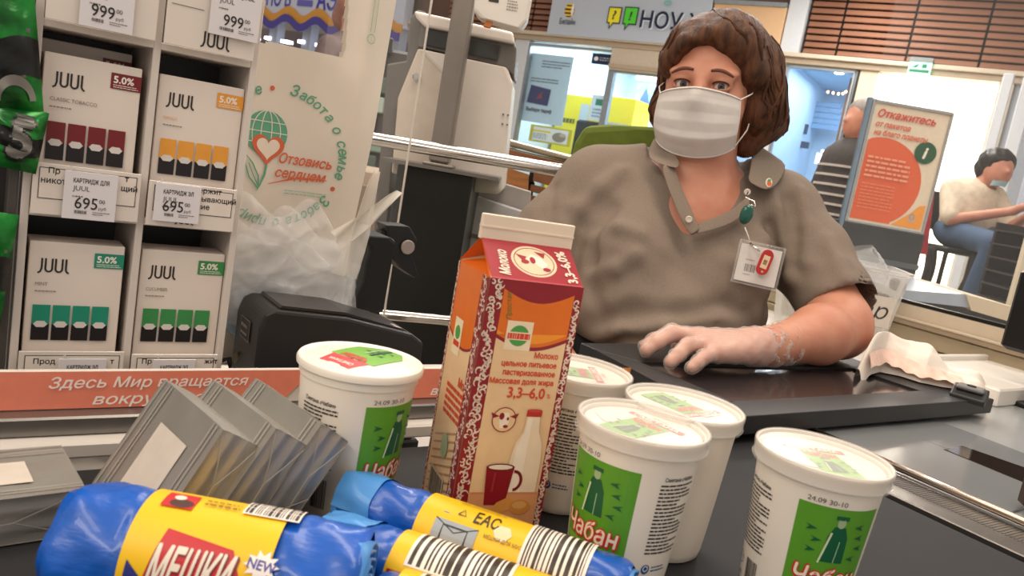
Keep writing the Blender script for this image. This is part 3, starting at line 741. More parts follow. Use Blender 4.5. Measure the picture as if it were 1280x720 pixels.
# thin white strips on the pane
for z_ in (1.06, 1.105, 1.16): bx('pane_strip', (1.703, .60, z_), (1.707, .72-(z_-1.06)*.3, z_+.0025), mat('strip_white', '#dfe6ec', .2), gs)
sb = thing('booth_shelf', 'white side shelf beside the cashier carrying the clear bin', 'shelf', (0, 0, 0), KA)
bx('board', (1.31, .575, .835), (1.685, 1.45, .8505), mat('white_laminate', '#cfc8c0', .4, nscale=8), sb, .002); bx('support', (1.45, .75, .0), (1.60, 1.2, .835), mat('white_laminate', ''), sb)
mn = thing('payment_monitor', 'black monitor back cut by the right edge of the photo', 'monitor', W(1.52, .42, 0), KA)
q = atk(1263, 433, .60)
bx('screen_back', (-.02, .06, .935), (.02, .22, 1.075), mat('monitor_black', '#0f0f10', .4), mn, .006); bx('neck', (-.015, .12, .86), (.015, .16, .935), mat('monitor_black', ''), mn); bx('foot', (-.05, .09, .8515), (.05, .20, .86), mat('monitor_black', ''), mn, .002)
# clear bin with paper label
YB = 1.70
bo = aty(1090, 410, YB); bn_ = thing('plastic_bin', 'milky clear plastic bin with white paper label behind her elbow', 'bin', (bo[0]-.06, YB+.09, .8515), rad(-12))
binm = clear('bin_plastic', '#e4e2de', .3, .55)
m = MB(); 
def ringb(w_, d_, z, r_=.02): return [(sx*(w_-r_)+r_*math.cos(a)*1.0, sy*(d_-r_)+r_*math.sin(a), z) for sx, sy, a0 in ((1, 1, 0), (-1, 1, PI/2), (-1, -1, PI), (1, -1, 1.5*PI)) for a in [a0+PI/2*i/4 for i in range(5)]]
prof = [(.105, .085, .001), (.108, .088, .01), (.125, .100, .155), (.130, .105, .158), (.131, .106, .165), (.124, .100, .165), (.120, .096, .150), (.102, .083, .006)]
v = []; f = []
for a_, b_, z_ in prof: v += ringb(a_, b_, z_)
N_ = 20
for i in range(len(prof)-1):
    for k in range(N_): f.append((i*N_+k, i*N_+(k+1) % N_, (i+1)*N_+(k+1) % N_, (i+1)*N_+k))
f.append(tuple(range(N_-1, -1, -1))); f.append(tuple((len(prof)-1)*N_+k for k in range(N_)))
m.add(v, f).build('bin_body', binm, bn_, True, 40)
p = Print(lambda u, v, l: (u, -.0895-.0125*v/.15-l, v+.01), .0012, .0004); p.rect(-.085, .035, .104, .100, 'd9d0c6'); p.text('товар', .096, .052, .033, '3a3430', 'r', bold=.0, shear=.25, w=.130); p.build('paper_label', bn_)
m = MB().box((.112, -.030, .12), (.135, .030, .145), c=.004); m.build('handle', mat('handle_dark', '#3a3432', .5), bn_)
# bag crumple in the bin
cbg = thing('bin_liner', 'crumpled clear bag poking out of the bin', 'bag', (bo[0]-.06, YB+.09, .8515), rad(-12))
def fn(u, v): a = 2*PI*u; t = v; return ((.10-.03*t)*math.cos(a)+.008*math.sin(a*7+t*9), (.08-.02*t)*math.sin(a)+.006*math.sin(a*5+t*7), .14+.055*t+.012*math.sin(a*4+t*5)*t)
MB().grid(fn, 40, 12, wrap=True).build('liner', clear('crumpled_film', '#f6f7f8', .22, .10, .6, 45), cbg, True, tri_fix=False)
# white cloth heap
cl_ = thing('cloth_heap', 'crumpled white cloth with pinkish folds beside her elbow on the shelf', 'cloth', (0, 0, 0), 0)
R1 = [atz(1083, 419, .945), atz(1112, 417, .94), atz(1140, 425, .935), atz(1165, 440, .925), atz(1185, 456, .905), atz(1212, 466, .895), atz(1245, 482, .880)]
R0 = [atz(1080, 470, .886), atz(1100, 465, .884), atz(1125, 470, .884), atz(1150, 478, .884), atz(1180, 484, .884), atz(1212, 488, .884), atz(1240, 492, .880)]
def lerp(R, t): t = t*(len(R)-1); k = min(int(t), len(R)-2); f_ = t-k; return np.array(R[k])*(1-f_)+np.array(R[k+1])*f_
def fn(u, v):
    a = lerp(R0, u); b = lerp(R1, u); 
    if v < .6: t = v/.6; q = a*(1-t)+b*t; q[2] = a[2]+(b[2]-a[2])*math.sin(t*PI/2)
    else:
        t = (v-.6)/.4; c_ = b+(b-a)*np.array([.5, .5, 0]); c_[2] = .853; q = b*(1-t)+c_*t; q[2] = b[2]+(.853-b[2])*t*t
    n_ = .006*(1-abs(math.sin(u*7+v*5)))+.0025*math.sin(u*17+v*9+2*math.sin(v*5))+.0012*math.sin(v*22-u*12)
    e = min(1, u*9, (1-u)*9)*min(1, v*8); q[2] += n_*e; h_ = min(1, u*9+.25, (1-u)*7+.1); q[2] = .853+(q[2]-.853)*(1-(1-h_)**2); return tuple(q)
clo = mat('cloth_white', '#eadfd3', .8, var=.03, nscale=14, sub=.1, bump=.2, bscale=260)
MB().grid(fn, 110, 70).build('cloth', clo, cl_, True, tri_fix=False)
def fn2(u, v): q = lerp(R0, .02+.75*u); b = lerp(R1, .02+.75*u); t = .08+.24*v+.04*math.sin(u*9); w_ = q*(1-t)+b*t; w_[2] = q[2]+(b[2]-q[2])*math.sin(t*PI/2)+.006+.0015*math.sin(u*40+v*3)*(1-v); w_[1] -= .012*(1-v); return tuple(w_)
MB().grid(fn2, 80, 10).build('pink_edge', mat('cloth_pink', '#e8c6b6', .8, var=.15, nscale=60), cl_, True, tri_fix=False)
# ================================================================== sour cream tubs
tub_m = mat('tub_plastic', '#ece3d6', .32, var=.015, nscale=15, sub=.15, spec=.5)
foil_l = mat('lid_foil', '#ece4d8', .35, bump=.15, bscale=60, var=.02)
clr_lid = clear('clear_lid', '#f4f0ea', .22, .16)
ZB = .8503
def tub_r(z): return .0355 + (.0435-.0355)*min(1, z/.098)**.85
def tub_map(off): return lambda u, v, l: ((tub_r(v)+l)*math.cos(-PI/2+u/.040+off), (tub_r(v)+l)*math.sin(-PI/2+u/.040+off), v)
GREEN, DG, RED = '5a9a2a', '0f5a3a', 'cf2a2a'
def shepherd(p, x, y, s, col=DG):
    # cloaked man with a staff between sprigs
    p.poly([(x-.0075*s, y), (x+.0075*s, y), (x+.0065*s, y+.016*s), (x+.0035*s, y+.023*s), (x-.0035*s, y+.023*s), (x-.0065*s, y+.016*s)], col)
    p.ell(x, y+.0255*s, .0026*s, .0032*s, '9fb58e', 14); p.rect(x-.004*s, y+.0275*s, x+.004*s, y+.030*s, col)
    p.stroke([(x-.0085*s, y-.001*s), (x-.0045*s, y+.019*s)], .0013*s, 'cfe0b8')
    p.stroke([(x+.001*s, y), (x+.0018*s, y+.014*s)], .0006*s, '9fc7a0')
    for k in range(7):
        sx = -1 if k % 2 else 1; yy = y+.003*s+k*.0034*s; xx = x+sx*(.0095+.002*(k % 3))*s
        p.poly([(xx, yy), (xx+sx*.007*s, yy+.002*s), (xx+sx*.0045*s, yy+.0005*s), (xx+sx*.0065*s, yy-.0018*s)], col)
def tub_label(p):
    p.rough = .4
    p.rect(-.0285, .026, .0285, .088, GREEN)
    p.rect(-.0285, .014, .0285, .0255, RED); p.rect(-.0285, .0055, .0285, .0125, GREEN)
    p.rect(-.026, .028, .026, .032, '7cb342')
    shepherd(p, 0, .052, 1.05)
    p.text('Чабан', 0, .0345, .0125, RED, 'c', bold=.07, shear=.12, w=.047)
    p.text('Чабан', 0, .0350, .0120, 'f3e7d2', 'c', bold=.012, shear=.12, w=.0445)
    p.text('Сметана', 0, .0165, .0065, 'f6e6da', 'c', bold=.02, shear=.2, w=.04)
    p.text('24.09 30-10', -.012, .0900, .0030, '3a3a3a', 'c', w=.024)
def tub_text(p, x, bar):
    p.text('Сметана «Чабан»', x, .0845, .0026, '2a2724', 'c', bold=.02, w=.026)
    p.lines(x-.015, .040 if bar else .034, x+.015, .083, 17 if bar else 19, '3b3733', seed=int(x*1e4))
    if bar:
        p.bars(x+.000, .012, x+.013, .033); p.ring(x-.010, .029, .004, .004, .0006, '3a3a3a')
        p.text('РСТ', x-.010, .0275, .0026, '3a3a3a', 'c'); p.text('С', x-.010, .013, .006, '2a2724', 'c', bold=.03)
    else:
        p.ell(x-.011, .024, .0034, .0034, '2a4a86'); p.ring(x-.011, .0245, .0018, .0018, .0007, 'dfe4ec')
        p.lines(x-.006, .0215, x+.008, .0265, 2, '2a4a86', 6, .4)
def lid_print(p, s=1.0):
    p.rough = .35
    p.poly([(-.0345*s, -.013), (-.0345*s, .013), (-.020*s, .0225), (-.0*s, .0225), (0, -.0225), (-.020*s, -.0225)], 'efe6da')
    p.poly([(-.014, -.034), (.015, -.034), (.015, .012), (-.014, .012)], '7cba4a')
    p.rect(-.024, .013, .024, .0195, 'd8453f'); p.text('СМЕТАНА', 0, .0142, .0042, 'f4ece0', 'c', bold=.03, w=.040)
    p.text('для всей', 0, .022, .0030, 'c9483f', 'c', w=.014)
    p.text('Чабан', 0, .001, .0085, 'd2433b', 'c', bold=.05, shear=.1, w=.026)
    shepherd(p, 0, -.027, .85)
def make_tub(name, label, clearlid=True):
    t = thing(name, label, 'tub', (0, 0, ZB), 0, 'sour cream tubs on the belt'); t.scale = (.91, .91, 1)
    prof = [(.0300, .0022), (.0335, 0), (.0352, .0012)] + [(tub_r(z), z) for z in (.006, .02, .04, .06, .08, .092, .098)] + \
           [(.0448, .0985), (.0452, .106), (.0455, .1075), (.0440, .1075), (.0430, .1008)]
    body = MB().lathe(prof, 72).build('tub_body', tub_m, t, True, 45)
    p = Print(tub_map(0), .00022, .00005, .006); tub_label(p); p.build('label_print', t)
    p = Print(tub_map(0), .00022, .00005, .006); p.rough = .5; tub_text(p, .0575, False); tub_text(p, -.0615, True); p.build('fine_print', t)
    if clearlid:
        MB().lathe([(.0420, .1015), (.0424, .1052), (.0405, .1056), (.0001, .1060)], 64, close=False).build('foil_seal', foil_l, t, True, 40)
        p = Print(flat_xy(.1061), .0001, .00004); lid_print(p, 1); p.build('seal_print', t)
        MB().lathe([(.0478, .0985), (.0484, .1000), (.0474, .1015), (.0477, .1062), (.0482, .1075), (.0480, .1098), (.0468, .1106), (.0452, .1098), (.0445, .1080), (.0200, .1078), (.0001, .1078)], 72, close=False).build('clear_lid', clr_lid, t, True, 50)
        MB().lathe([(.0462, .0992), (.0470, .1010), (.0466, .1070), (.0474, .1085), (.0470, .1098), (.0455, .1096), (.0450, .107)], 72, close=False).build('lid_rim', clear('lid_rim', '#f6efe6', .55, .25), t, True, 50)
    else:
        MB().lathe([(.0455, .1035), (.0474, .1045), (.0477, .1075), (.0466, .1092), (.0452, .1090), (.0430, .1078), (.0405, .1084), (.0300, .1100), (.0150, .1108), (.0001, .1110)], 72, close=False).build('foil_lid', foil_l, t, True, 50)
        def dome(u, v, l): r = math.hypot(u, v); return (u, v, .1112-.0024*(r/.040)**2+l)
        p = Print(dome, .0003, .00004, .004); p.rough = .3
        p.poly([(-.031, -.014), (-.012, -.017), (-.012, .017), (-.031, .014)], 'd9434a')
        p.poly([(-.012, -.021), (.022, -.022), (.037, -.010), (.038, .006), (.022, .021), (-.012, .020)], '77b83c')
        p.text('СМЕТАНА', -.0215, 0, .0040, 'f6eae0', 'c', bold=.03, w=.022, rot=PI/2)
        p.text('Чабан', -.004, -.012, .0085, 'd2433b', 'l', bold=.05, w=.024, rot=PI/2)
        for k in range(9): p.poly([(.008+k*.003, -.012+((k*7) % 5)*.004), (.014+k*.0024, -.010+((k*7) % 5)*.004), (.010+k*.003, -.006+((k*7) % 5)*.004)], '1f6b33')
        p.stroke([(.006, -.003), (.034, -.002)], .003, '2a5a4a'); p.stroke([(.006, .002), (.032, .003)], .0012, 'c8d8c0')
        p.build('lid_print', t)
    return t
def aim(x, y, deg): return math.atan2(-x, y) + rad(deg)
def put_tub(o, px, py, deg, z=.957):
    q = atz(px, py, z); o.location = (q[0], q[1], ZB); o.rotation_euler = (0, 0, aim(q[0], q[1], deg)); return o
tb = put_tub(make_tub('sour_cream_tub', 'nearest sour cream tub, right of the milk carton, green label half turned left'), 804, 531, -33)
put_tub(dup(tb, label='sour cream tub on the far right with barcode and green label showing'), 1029, 571, 30)
put_tub(dup(tb, label='sour cream tub half hidden directly behind the nearest tub'), 855, 508, -125)
put_tub(dup(tb, label='sour cream tub mostly hidden behind the milk carton\'s right edge'), 722, 464, -78)
put_tub(make_tub('sour_cream_tub', 'sour cream tub with printed foil lid left of the milk carton', False), 452, 449, 52, .959)

# ================================================================== milk carton
CW, CD, CH, CG, CF = .0690, .064, .183, .022, .0165
cl = atz(613, 347, ZB+CH)
CY = PI/2-rad(66.5)
mk = thing('milk_carton', 'tall red and orange gable-top milk carton with cream top fin', 'carton', (cl[0]+.000, cl[1]+.000, ZB), CY)
card = mat('carton_cream', '#e8c9a0', .35, var=.02)
m = MB()
h2 = CH+CG; yf = CD/2
v = [(0, 0, 0), (CW, 0, 0), (CW, CD, 0), (0, CD, 0), (0, 0, CH), (CW, 0, CH), (CW, CD, CH), (0, CD, CH),
     (.001, yf-.0015, h2), (CW-.001, yf-.0015, h2), (CW-.001, yf+.0015, h2), (.001, yf+.0015, h2),
     (.030, yf, h2-.006), (CW-.030, yf, h2-.006)]
f = [(3, 2, 1, 0), (0, 1, 5, 4), (1, 2, 6, 5), (2, 3, 7, 6), (3, 0, 4, 7), (4, 5, 9, 8), (6, 7, 11, 10),
     (4, 8, 12), (8, 11, 12), (11, 7, 12), (7, 4, 12), (5, 13, 9), (9, 13, 10), (10, 13, 6), (6, 13, 5)]
body = m.add(v, f).build('carton_body', card, mk, bevel=.0012)
m = MB().box((-.0005, yf-.0022, h2-.001), (CW+.0005, yf+.0022, h2+CF), c=.0006)
m.box((-.0005, yf-.0028, h2+CF*.45), (CW+.0005, yf+.0028, h2+CF*.52))
m.build('top_fin', mat('fin_card', '#ead9c4', .4, var=.02), mk)
MAR, ORG, CRM = '8e1d2a', 'e0701e', 'e9c79a'
def swirls(p, x0, x1, y0, y1, col, seed, n):
    r = random.Random(seed)
    for k in range(n):
        cx = r.uniform(x0+.002, x1-.002); cy = y0+(y1-y0)*(k+.5)/n; R = r.uniform(.0018, .0036); a = r.uniform(0, 6.28); sg = r.choice((-1, 1))
        R = min(R, cx-x0-.0002, x1-cx-.0002) if min(cx-x0, x1-cx) > .0012 else .001
        pts = [(cx+R*(1-t*.75)*math.cos(a+sg*t*5), cy+R*(1-t*.75)*math.sin(a+sg*t*5)) for t in [i/9 for i in range(10)]]
        p.stroke(pts, [.0004+.0009*math.sin(PI*i/9) for i in range(10)], col); p.l -= p.step
def bowl(x0, x1, y, d, n=12): return [(x0+(x1-x0)*i/n, y-d*math.sin(PI*i/n)) for i in range(n+1)]
p = Print(lambda u, v, l: (u, -l, v), .0003, .00005); p.rough = .35
p.rect(0, 0, CW, CH, MAR)
xa, xb = .0110, CW-.0060
def Y(d): return CH-d
p.poly([(xa, 0), (xb, 0), (xb, Y(.007))] + bowl(xa, xb, Y(.006), .008)[::-1], ORG)
p.poly([(xa, Y(.037)), (xb, Y(.034))] + bowl(xa, xb, Y(.034), .008)[::-1], 'f0962a')
p.poly([(xa, 0), (xb, 0), (xb, Y(.038))] + bowl(xa, xb, Y(.037), .0075)[::-1], MAR)
p.poly([(xa, 0), (xb, 0), (xb, Y(.0405))] + bowl(xa, xb, Y(.0395), .0075)[::-1], CRM)
swirls(p, 0, xa, 0, CH, 'e8d3c0', 4, 110); swirls(p, xb, CW, 0, CH-.01, 'e8d3c0', 8, 80)
p.rect(.0175, Y(.047), .0365, Y(.027), 'efdcbc'); p.ell(.0270, Y(.037), .0072, .0072, '4f9a4a'); p.rect(.0182, Y(.0400), .0358, Y(.0345), 'efdcbc')
p.lines(.0188, Y(.0398), .0352, Y(.0348), 1, 'd8452f', 4, .8, .06)
p.text('Простая', .0195, Y(.026), .0034, '3f7a3a', 'l', shear=.3, rot=rad(100), w=.019)
T = 'd2452a'
p.text('Молоко', xb-.004, Y(.0515), .0038, T, 'r', bold=.03, w=.018)
p.text('цельное питьевое', xb-.004, Y(.0580), .0037, T, 'r', bold=.03, w=.041)
p.text('пастеризованное', xb-.004, Y(.0642), .0037, T, 'r', bold=.03, w=.039)
p.text('Массовая доля жира', xb-.004, Y(.0704), .0037, T, 'r', bold=.03, w=.0475)
p.text('3,3–6,0', xb-.009, Y(.0800), .0072, T, 'r', bold=.02, w=.028); p.text('%', xb-.0045, Y(.0795), .003, T, 'r')
def cow(p, cx, cy, s, c1, c2):
    p.ell(cx, cy, .0105*s, .0105*s, c1); p.ell(cx, cy, .0097*s, .0097*s, c2)
    p.poly([(cx-.0035*s, cy+.006*s), (cx+.0035*s, cy+.006*s), (cx+.0045*s, cy), (cx+.003*s, cy-.007*s), (cx-.003*s, cy-.007*s), (cx-.0045*s, cy)], 'f3e3cf')
    p.poly([(cx-.0045*s, cy+.003*s), (cx-.012*s, cy+.006*s), (cx-.010*s, cy+.001*s)], c1); p.poly([(cx+.0045*s, cy+.003*s), (cx+.012*s, cy+.006*s), (cx+.010*s, cy+.001*s)], c1)
    p.ell(cx-.0025*s, cy+.003*s, .0022*s, .003*s, c1, 12); p.ell(cx+.002*s, cy-.0055*s, .0022*s, .0014*s, c1, 12); p.ell(cx+.003*s, cy+.001*s, .001*s, .0015*s, c1, 10)
cow(p, .0270, Y(.0960), .85, MAR, CRM)
# bottle
p.poly([(.0365, Y(.165)), (.0600, Y(.165)), (.0600, Y(.125)), (.0585, Y(.112)), (.0545, Y(.104)), (.0535, Y(.092)), (.0440, Y(.092)), (.0430, Y(.104)), (.0385, Y(.112)), (.0365, Y(.125))], 'efdcc0')
p.poly([(.0395, Y(.163)), (.0480, Y(.163)), (.0480, Y(.094)), (.0450, Y(.094)), (.0440, Y(.105)), (.0395, Y(.115))], 'f6ead6')
p.rect(.0430, Y(.0930), .0545, Y(.0885), 'b8332f'); p.ell(.04875, Y(.0885), .00575, .0011, 'c94a42')
# table, mug, bread
p.rect(xa, 0, xb, Y(.150), 'd99a6a'); p.rect(xa, Y(.150), xb, Y(.1485), 'cf8a5a')
p.ring(.0420, Y(.1400), .0055, .0068, .0022, '7a1420', -1.5, 1.7)
p.poly([(.0225, Y(.158)), (.0380, Y(.158)), (.0410, Y(.130)), (.0200, Y(.130))], '8a1824'); p.ell(.0305, Y(.130), .0105, .0026, '6d101c'); p.ell(.0305, Y(.130), .0090, .0018, 'f0e2cf')
p.poly([(.026, Y(.148)), (.0275, Y(.148)), (.028, Y(.134)), (.0265, Y(.134))], 'a5303a')
p.poly([(.026, Y(.164)), (.034, Y(.166)), (.044, Y(.160)), (.045, Y(.155)), (.040, Y(.152)), (.032, Y(.156))], 'd9974a'); p.ell(.050, Y(.1595), .0080, .0055, 'd08c40'); p.ell(.0495, Y(.158), .0055, .003, 'e0a860')
p.build('front_print', mk)
# left side
p = Print(lambda u, v, l: (-l, CD-u, v), .0003, .00005); p.rough = .35
p.rect(0, 0, CD, CH, CRM)
p.poly([(.004, CH), (CD-.004, CH), (CD-.004, CH-.052)] + bowl(.004, CD-.004, CH-.050, .008)[::-1], MAR)
p.poly([(.004, CH), (CD-.004, CH), (CD-.004, CH-.050)] + bowl(.004, CD-.004, CH-.048, .008)[::-1], ORG)
p.rect(0, 0, .004, CH, MAR); p.rect(CD-.012, 0, CD, CH, MAR); swirls(p, CD-.012, CD, 0, CH, 'e8d3c0', 14, 90); swirls(p, 0, .004, 0, CH, 'e8d3c0', 15, 60)
p.rect(.014, CH-.064, .030, CH-.038, 'efdcbc'); p.ell(.022, CH-.048, .005, .005, '4f9a4a'); p.rect(.016, CH-.058, .028, CH-.054, T)
p.text('Мо', .052, CH-.082, .006, T, 'r', bold=.03); p.lines(.018, CH-.108, .054, CH-.084, 5, T, 5, .6)
for k in range(9): p.stroke([(.010, CH-.128-k*.006), (.053, CH-.112-k*.006)], .0012, 'b98a66')
p.ell(.034, .055, .007, .009, '9fae86'); p.rect(.014, .012, .044, .034, 'cdb89a'); p.bars(.016, .014, .042, .032, seed=4)
p.build('side_print', mk)
# front roof
def roof(u, v, l): t = v/math.hypot(CG, yf); return (u, t*(yf-.0015)-l*.7, CH+t*CG+l*.7)
RL = math.hypot(CG, yf)
p = Print(roof, .0003, .00005); p.rough = .3
p.rect(.0008, 0, CW-.0008, RL, 'a3232f'); p.rect(.0008, 0, CW-.0008, .0012, 'c24a50')
p.ell(CW*.52, RL*.52, .0170, .0150, 'e9cfae', 36); p.ring(CW*.52, RL*.52, .0148, .0130, .0006, MAR)
cx, cy = CW*.52, RL*.52
p.poly([(cx-.006, cy+.001), (cx-.001, cy+.007), (cx+.006, cy+.004), (cx+.010, cy-.002), (cx+.006, cy-.007), (cx+.001, cy-.003)], 'f6e8d6')
p.poly([(cx-.013, cy+.006), (cx-.005, cy+.004), (cx-.008, cy-.001)], 'a3232f'); p.poly([(cx+.002, cy+.010), (cx+.010, cy+.009), (cx+.008, cy+.004)], 'a3232f')
p.ell(cx-.001, cy+.001, .0022, .0032, 'a3232f', 12); p.ell(cx+.008, cy-.007, .003, .0018, 'a3232f', 12); p.ell(cx-.007, cy-.001, .003, .002, 'a3232f', 12)
p.text('Молоко', .0150, .004, .0070, 'f0dcc8', 'l', bold=.04, shear=.2, rot=rad(88), w=.024)
p.text('3,3–6,0%', CW-.004, .003, .0070, 'f0dcc8', 'l', bold=.04, rot=rad(97), w=.031)
p.build('roof_print', mk)
# tucked orange side triangle of the gable
m = MB().add([(-.0003, .0008, CH), (.0, CD-.0008, CH), (.0297, yf, h2-.0062)], [(0, 2, 1)]); m.add([(-.0003, .0006, CH+.0005), (.0297, yf, h2-.0060), (.0008, yf-.0015, h2-.001)], [(0, 1, 2)])
m.add([(-.0003, CD-.0006, CH+.0005), (.0008, yf+.0015, h2-.001), (.0297, yf, h2-.0060)], [(0, 1, 2)])
m.build('gable_side', pm('dd6a1c', .35), mk, tri_fix=False)

# ================================================================== foil packs
rngf = np.random.RandomState(5)
foil = mat('foil_wrap', '#aaa69f', .42, .6, var=.06, nscale=20, bump=.35, bscale=45)
def pack_mesh(L, Wd, T, seed):
    """foil-wrapped block L (y) x Wd (z) x T (x), centred; the -y end shows folded flaps"""
    r = np.random.RandomState(seed); ph = r.rand(8)*6.28
    def nz(x, y, z): return math.sin(x*90+ph[0]+y*130)*math.sin(z*110+ph[1])+.6*math.sin(y*210+ph[2]+z*170)*math.cos(x*150+ph[3])
    m = MB(); n = 13
    for ax in range(3):
        for sg in (-1, 1):
            def fn(a, b, ax=ax, sg=sg):
                q = [0, 0, 0]; dims = (T/2, L/2, Wd/2); o = [i for i in range(3) if i != ax]
                A, B_ = 2*a-1, 2*b-1; q[ax] = sg*dims[ax]; q[o[0]] = A*dims[o[0]]; q[o[1]] = B_*dims[o[1]]
                edge = (1-A**4)*(1-B_**4); d = .0007*nz(*q)*edge
                if ax == 1:      # folded ends: diagonal creases meeting at a ridge, middle sunk
                    d += .0022*(1-abs(B_))*(1 if abs(B_) > abs(A)*.8 else .2) - .0012*(abs(A) < .25) - .001*(1-max(abs(A), abs(B_)))
                    if abs(A) > .6: d -= .001
                # soften the edges a little
                for i in range(3): q[i] *= 1-.012*(abs(A)**6)*(abs(B_)**6)
                q[ax] += sg*d
                return tuple(q)
            m.grid(fn, n, n)
    return m
def make_pack(label, grp=True):
    t = thing('foil_pack', label, 'pack', (0, 0, 0), 0, 'silver foil packs at the belt rail')
    L, Wd, T = .092, .081, .026
    pack_mesh(L, Wd, T, 3).build('foil_block', foil, t, True, 30)
    p = Print(lambda u, v, l: (-T/2-l, u, v), .0009, .00006); p.rough = .45
    p.rect(-.024, -.024, .016, .020, 'cfc4b8')
    p.rough = .35
    for u in (-.040, -.036, .028, .032, .040): p.rect(u, -.040, u+.0011, .040, 'a09c95')
    p.build('wrapper_print', t)
    m = MB()
    for a, b in (((-T*.46, -L/2-.0012, -Wd*.30), (T*.46, -L/2-.0012, -Wd*.02)), ((-T*.46, -L/2-.0012, Wd*.46), (0, -L/2-.003, Wd*.12)), ((T*.46, -L/2-.0012, Wd*.46), (0, -L/2-.003, Wd*.12)), ((0, -L/2-.003, Wd*.12), (T*.1, -L/2-.0025, -Wd*.40))):
        m.tube([a, tuple((x+y)/2-(.0006 if i == 1 else 0) for i, (x, y) in enumerate(zip(a, b))), b], .0003, 5)
    m.build('foil_crease', foil, t)
    return t
pk = make_pack('silver foil pack, leftmost and nearest of the three leaning ones')
LEAN = rad(30)
def put_pack(o, px, py, dz=0, lean=LEAN, yaw=0):
    # apex corner (far upper edge) seen at the pixel
    L, Wd, T = .092, .081, .026
    zt = ZB + Wd*math.cos(lean) + .0
    q = atz(px, py, zt); Rm = Matrix.Rotation(KA+yaw, 4, 'Z') @ Matrix.Rotation(lean, 4, 'Y')
    off = Rm @ Vector((-T/2, L/2, Wd/2)); cz = ZB + (Wd/2*math.cos(lean)+T/2*math.sin(lean))
    o.location = (q[0]-off.x, q[1]-off.y, cz+.0004); o.rotation_euler = Rm.to_euler(); return o
PYW = rad(9); put_pack(pk, 203, 498, 0, rad(30), PYW)
put_pack(dup(pk, label='silver foil pack, middle one of the three leaning ones'), 263, 499, 0, rad(32), PYW)
put_pack(dup(pk, label='silver foil pack, rightmost of the three leaning ones, beside the tub'), 316, 497, 0, rad(34), PYW)
fp = dup(pk, label='silver foil pack lying flat at the left edge of the belt')
q = atz(99, 613, ZB+.029); Rm = Matrix.Rotation(KA+.10, 4, 'Z') @ Matrix.Rotation(PI/2, 4, 'Y') @ Matrix.Rotation(0, 4, 'X')
o_ = Rm @ Vector((0, .035, -.0445)); fp.scale = (1.08, .76, 1.2); fp.location = (q[0]+o_.x, q[1]+o_.y, ZB+.0150); fp.rotation_euler = Rm.to_euler()

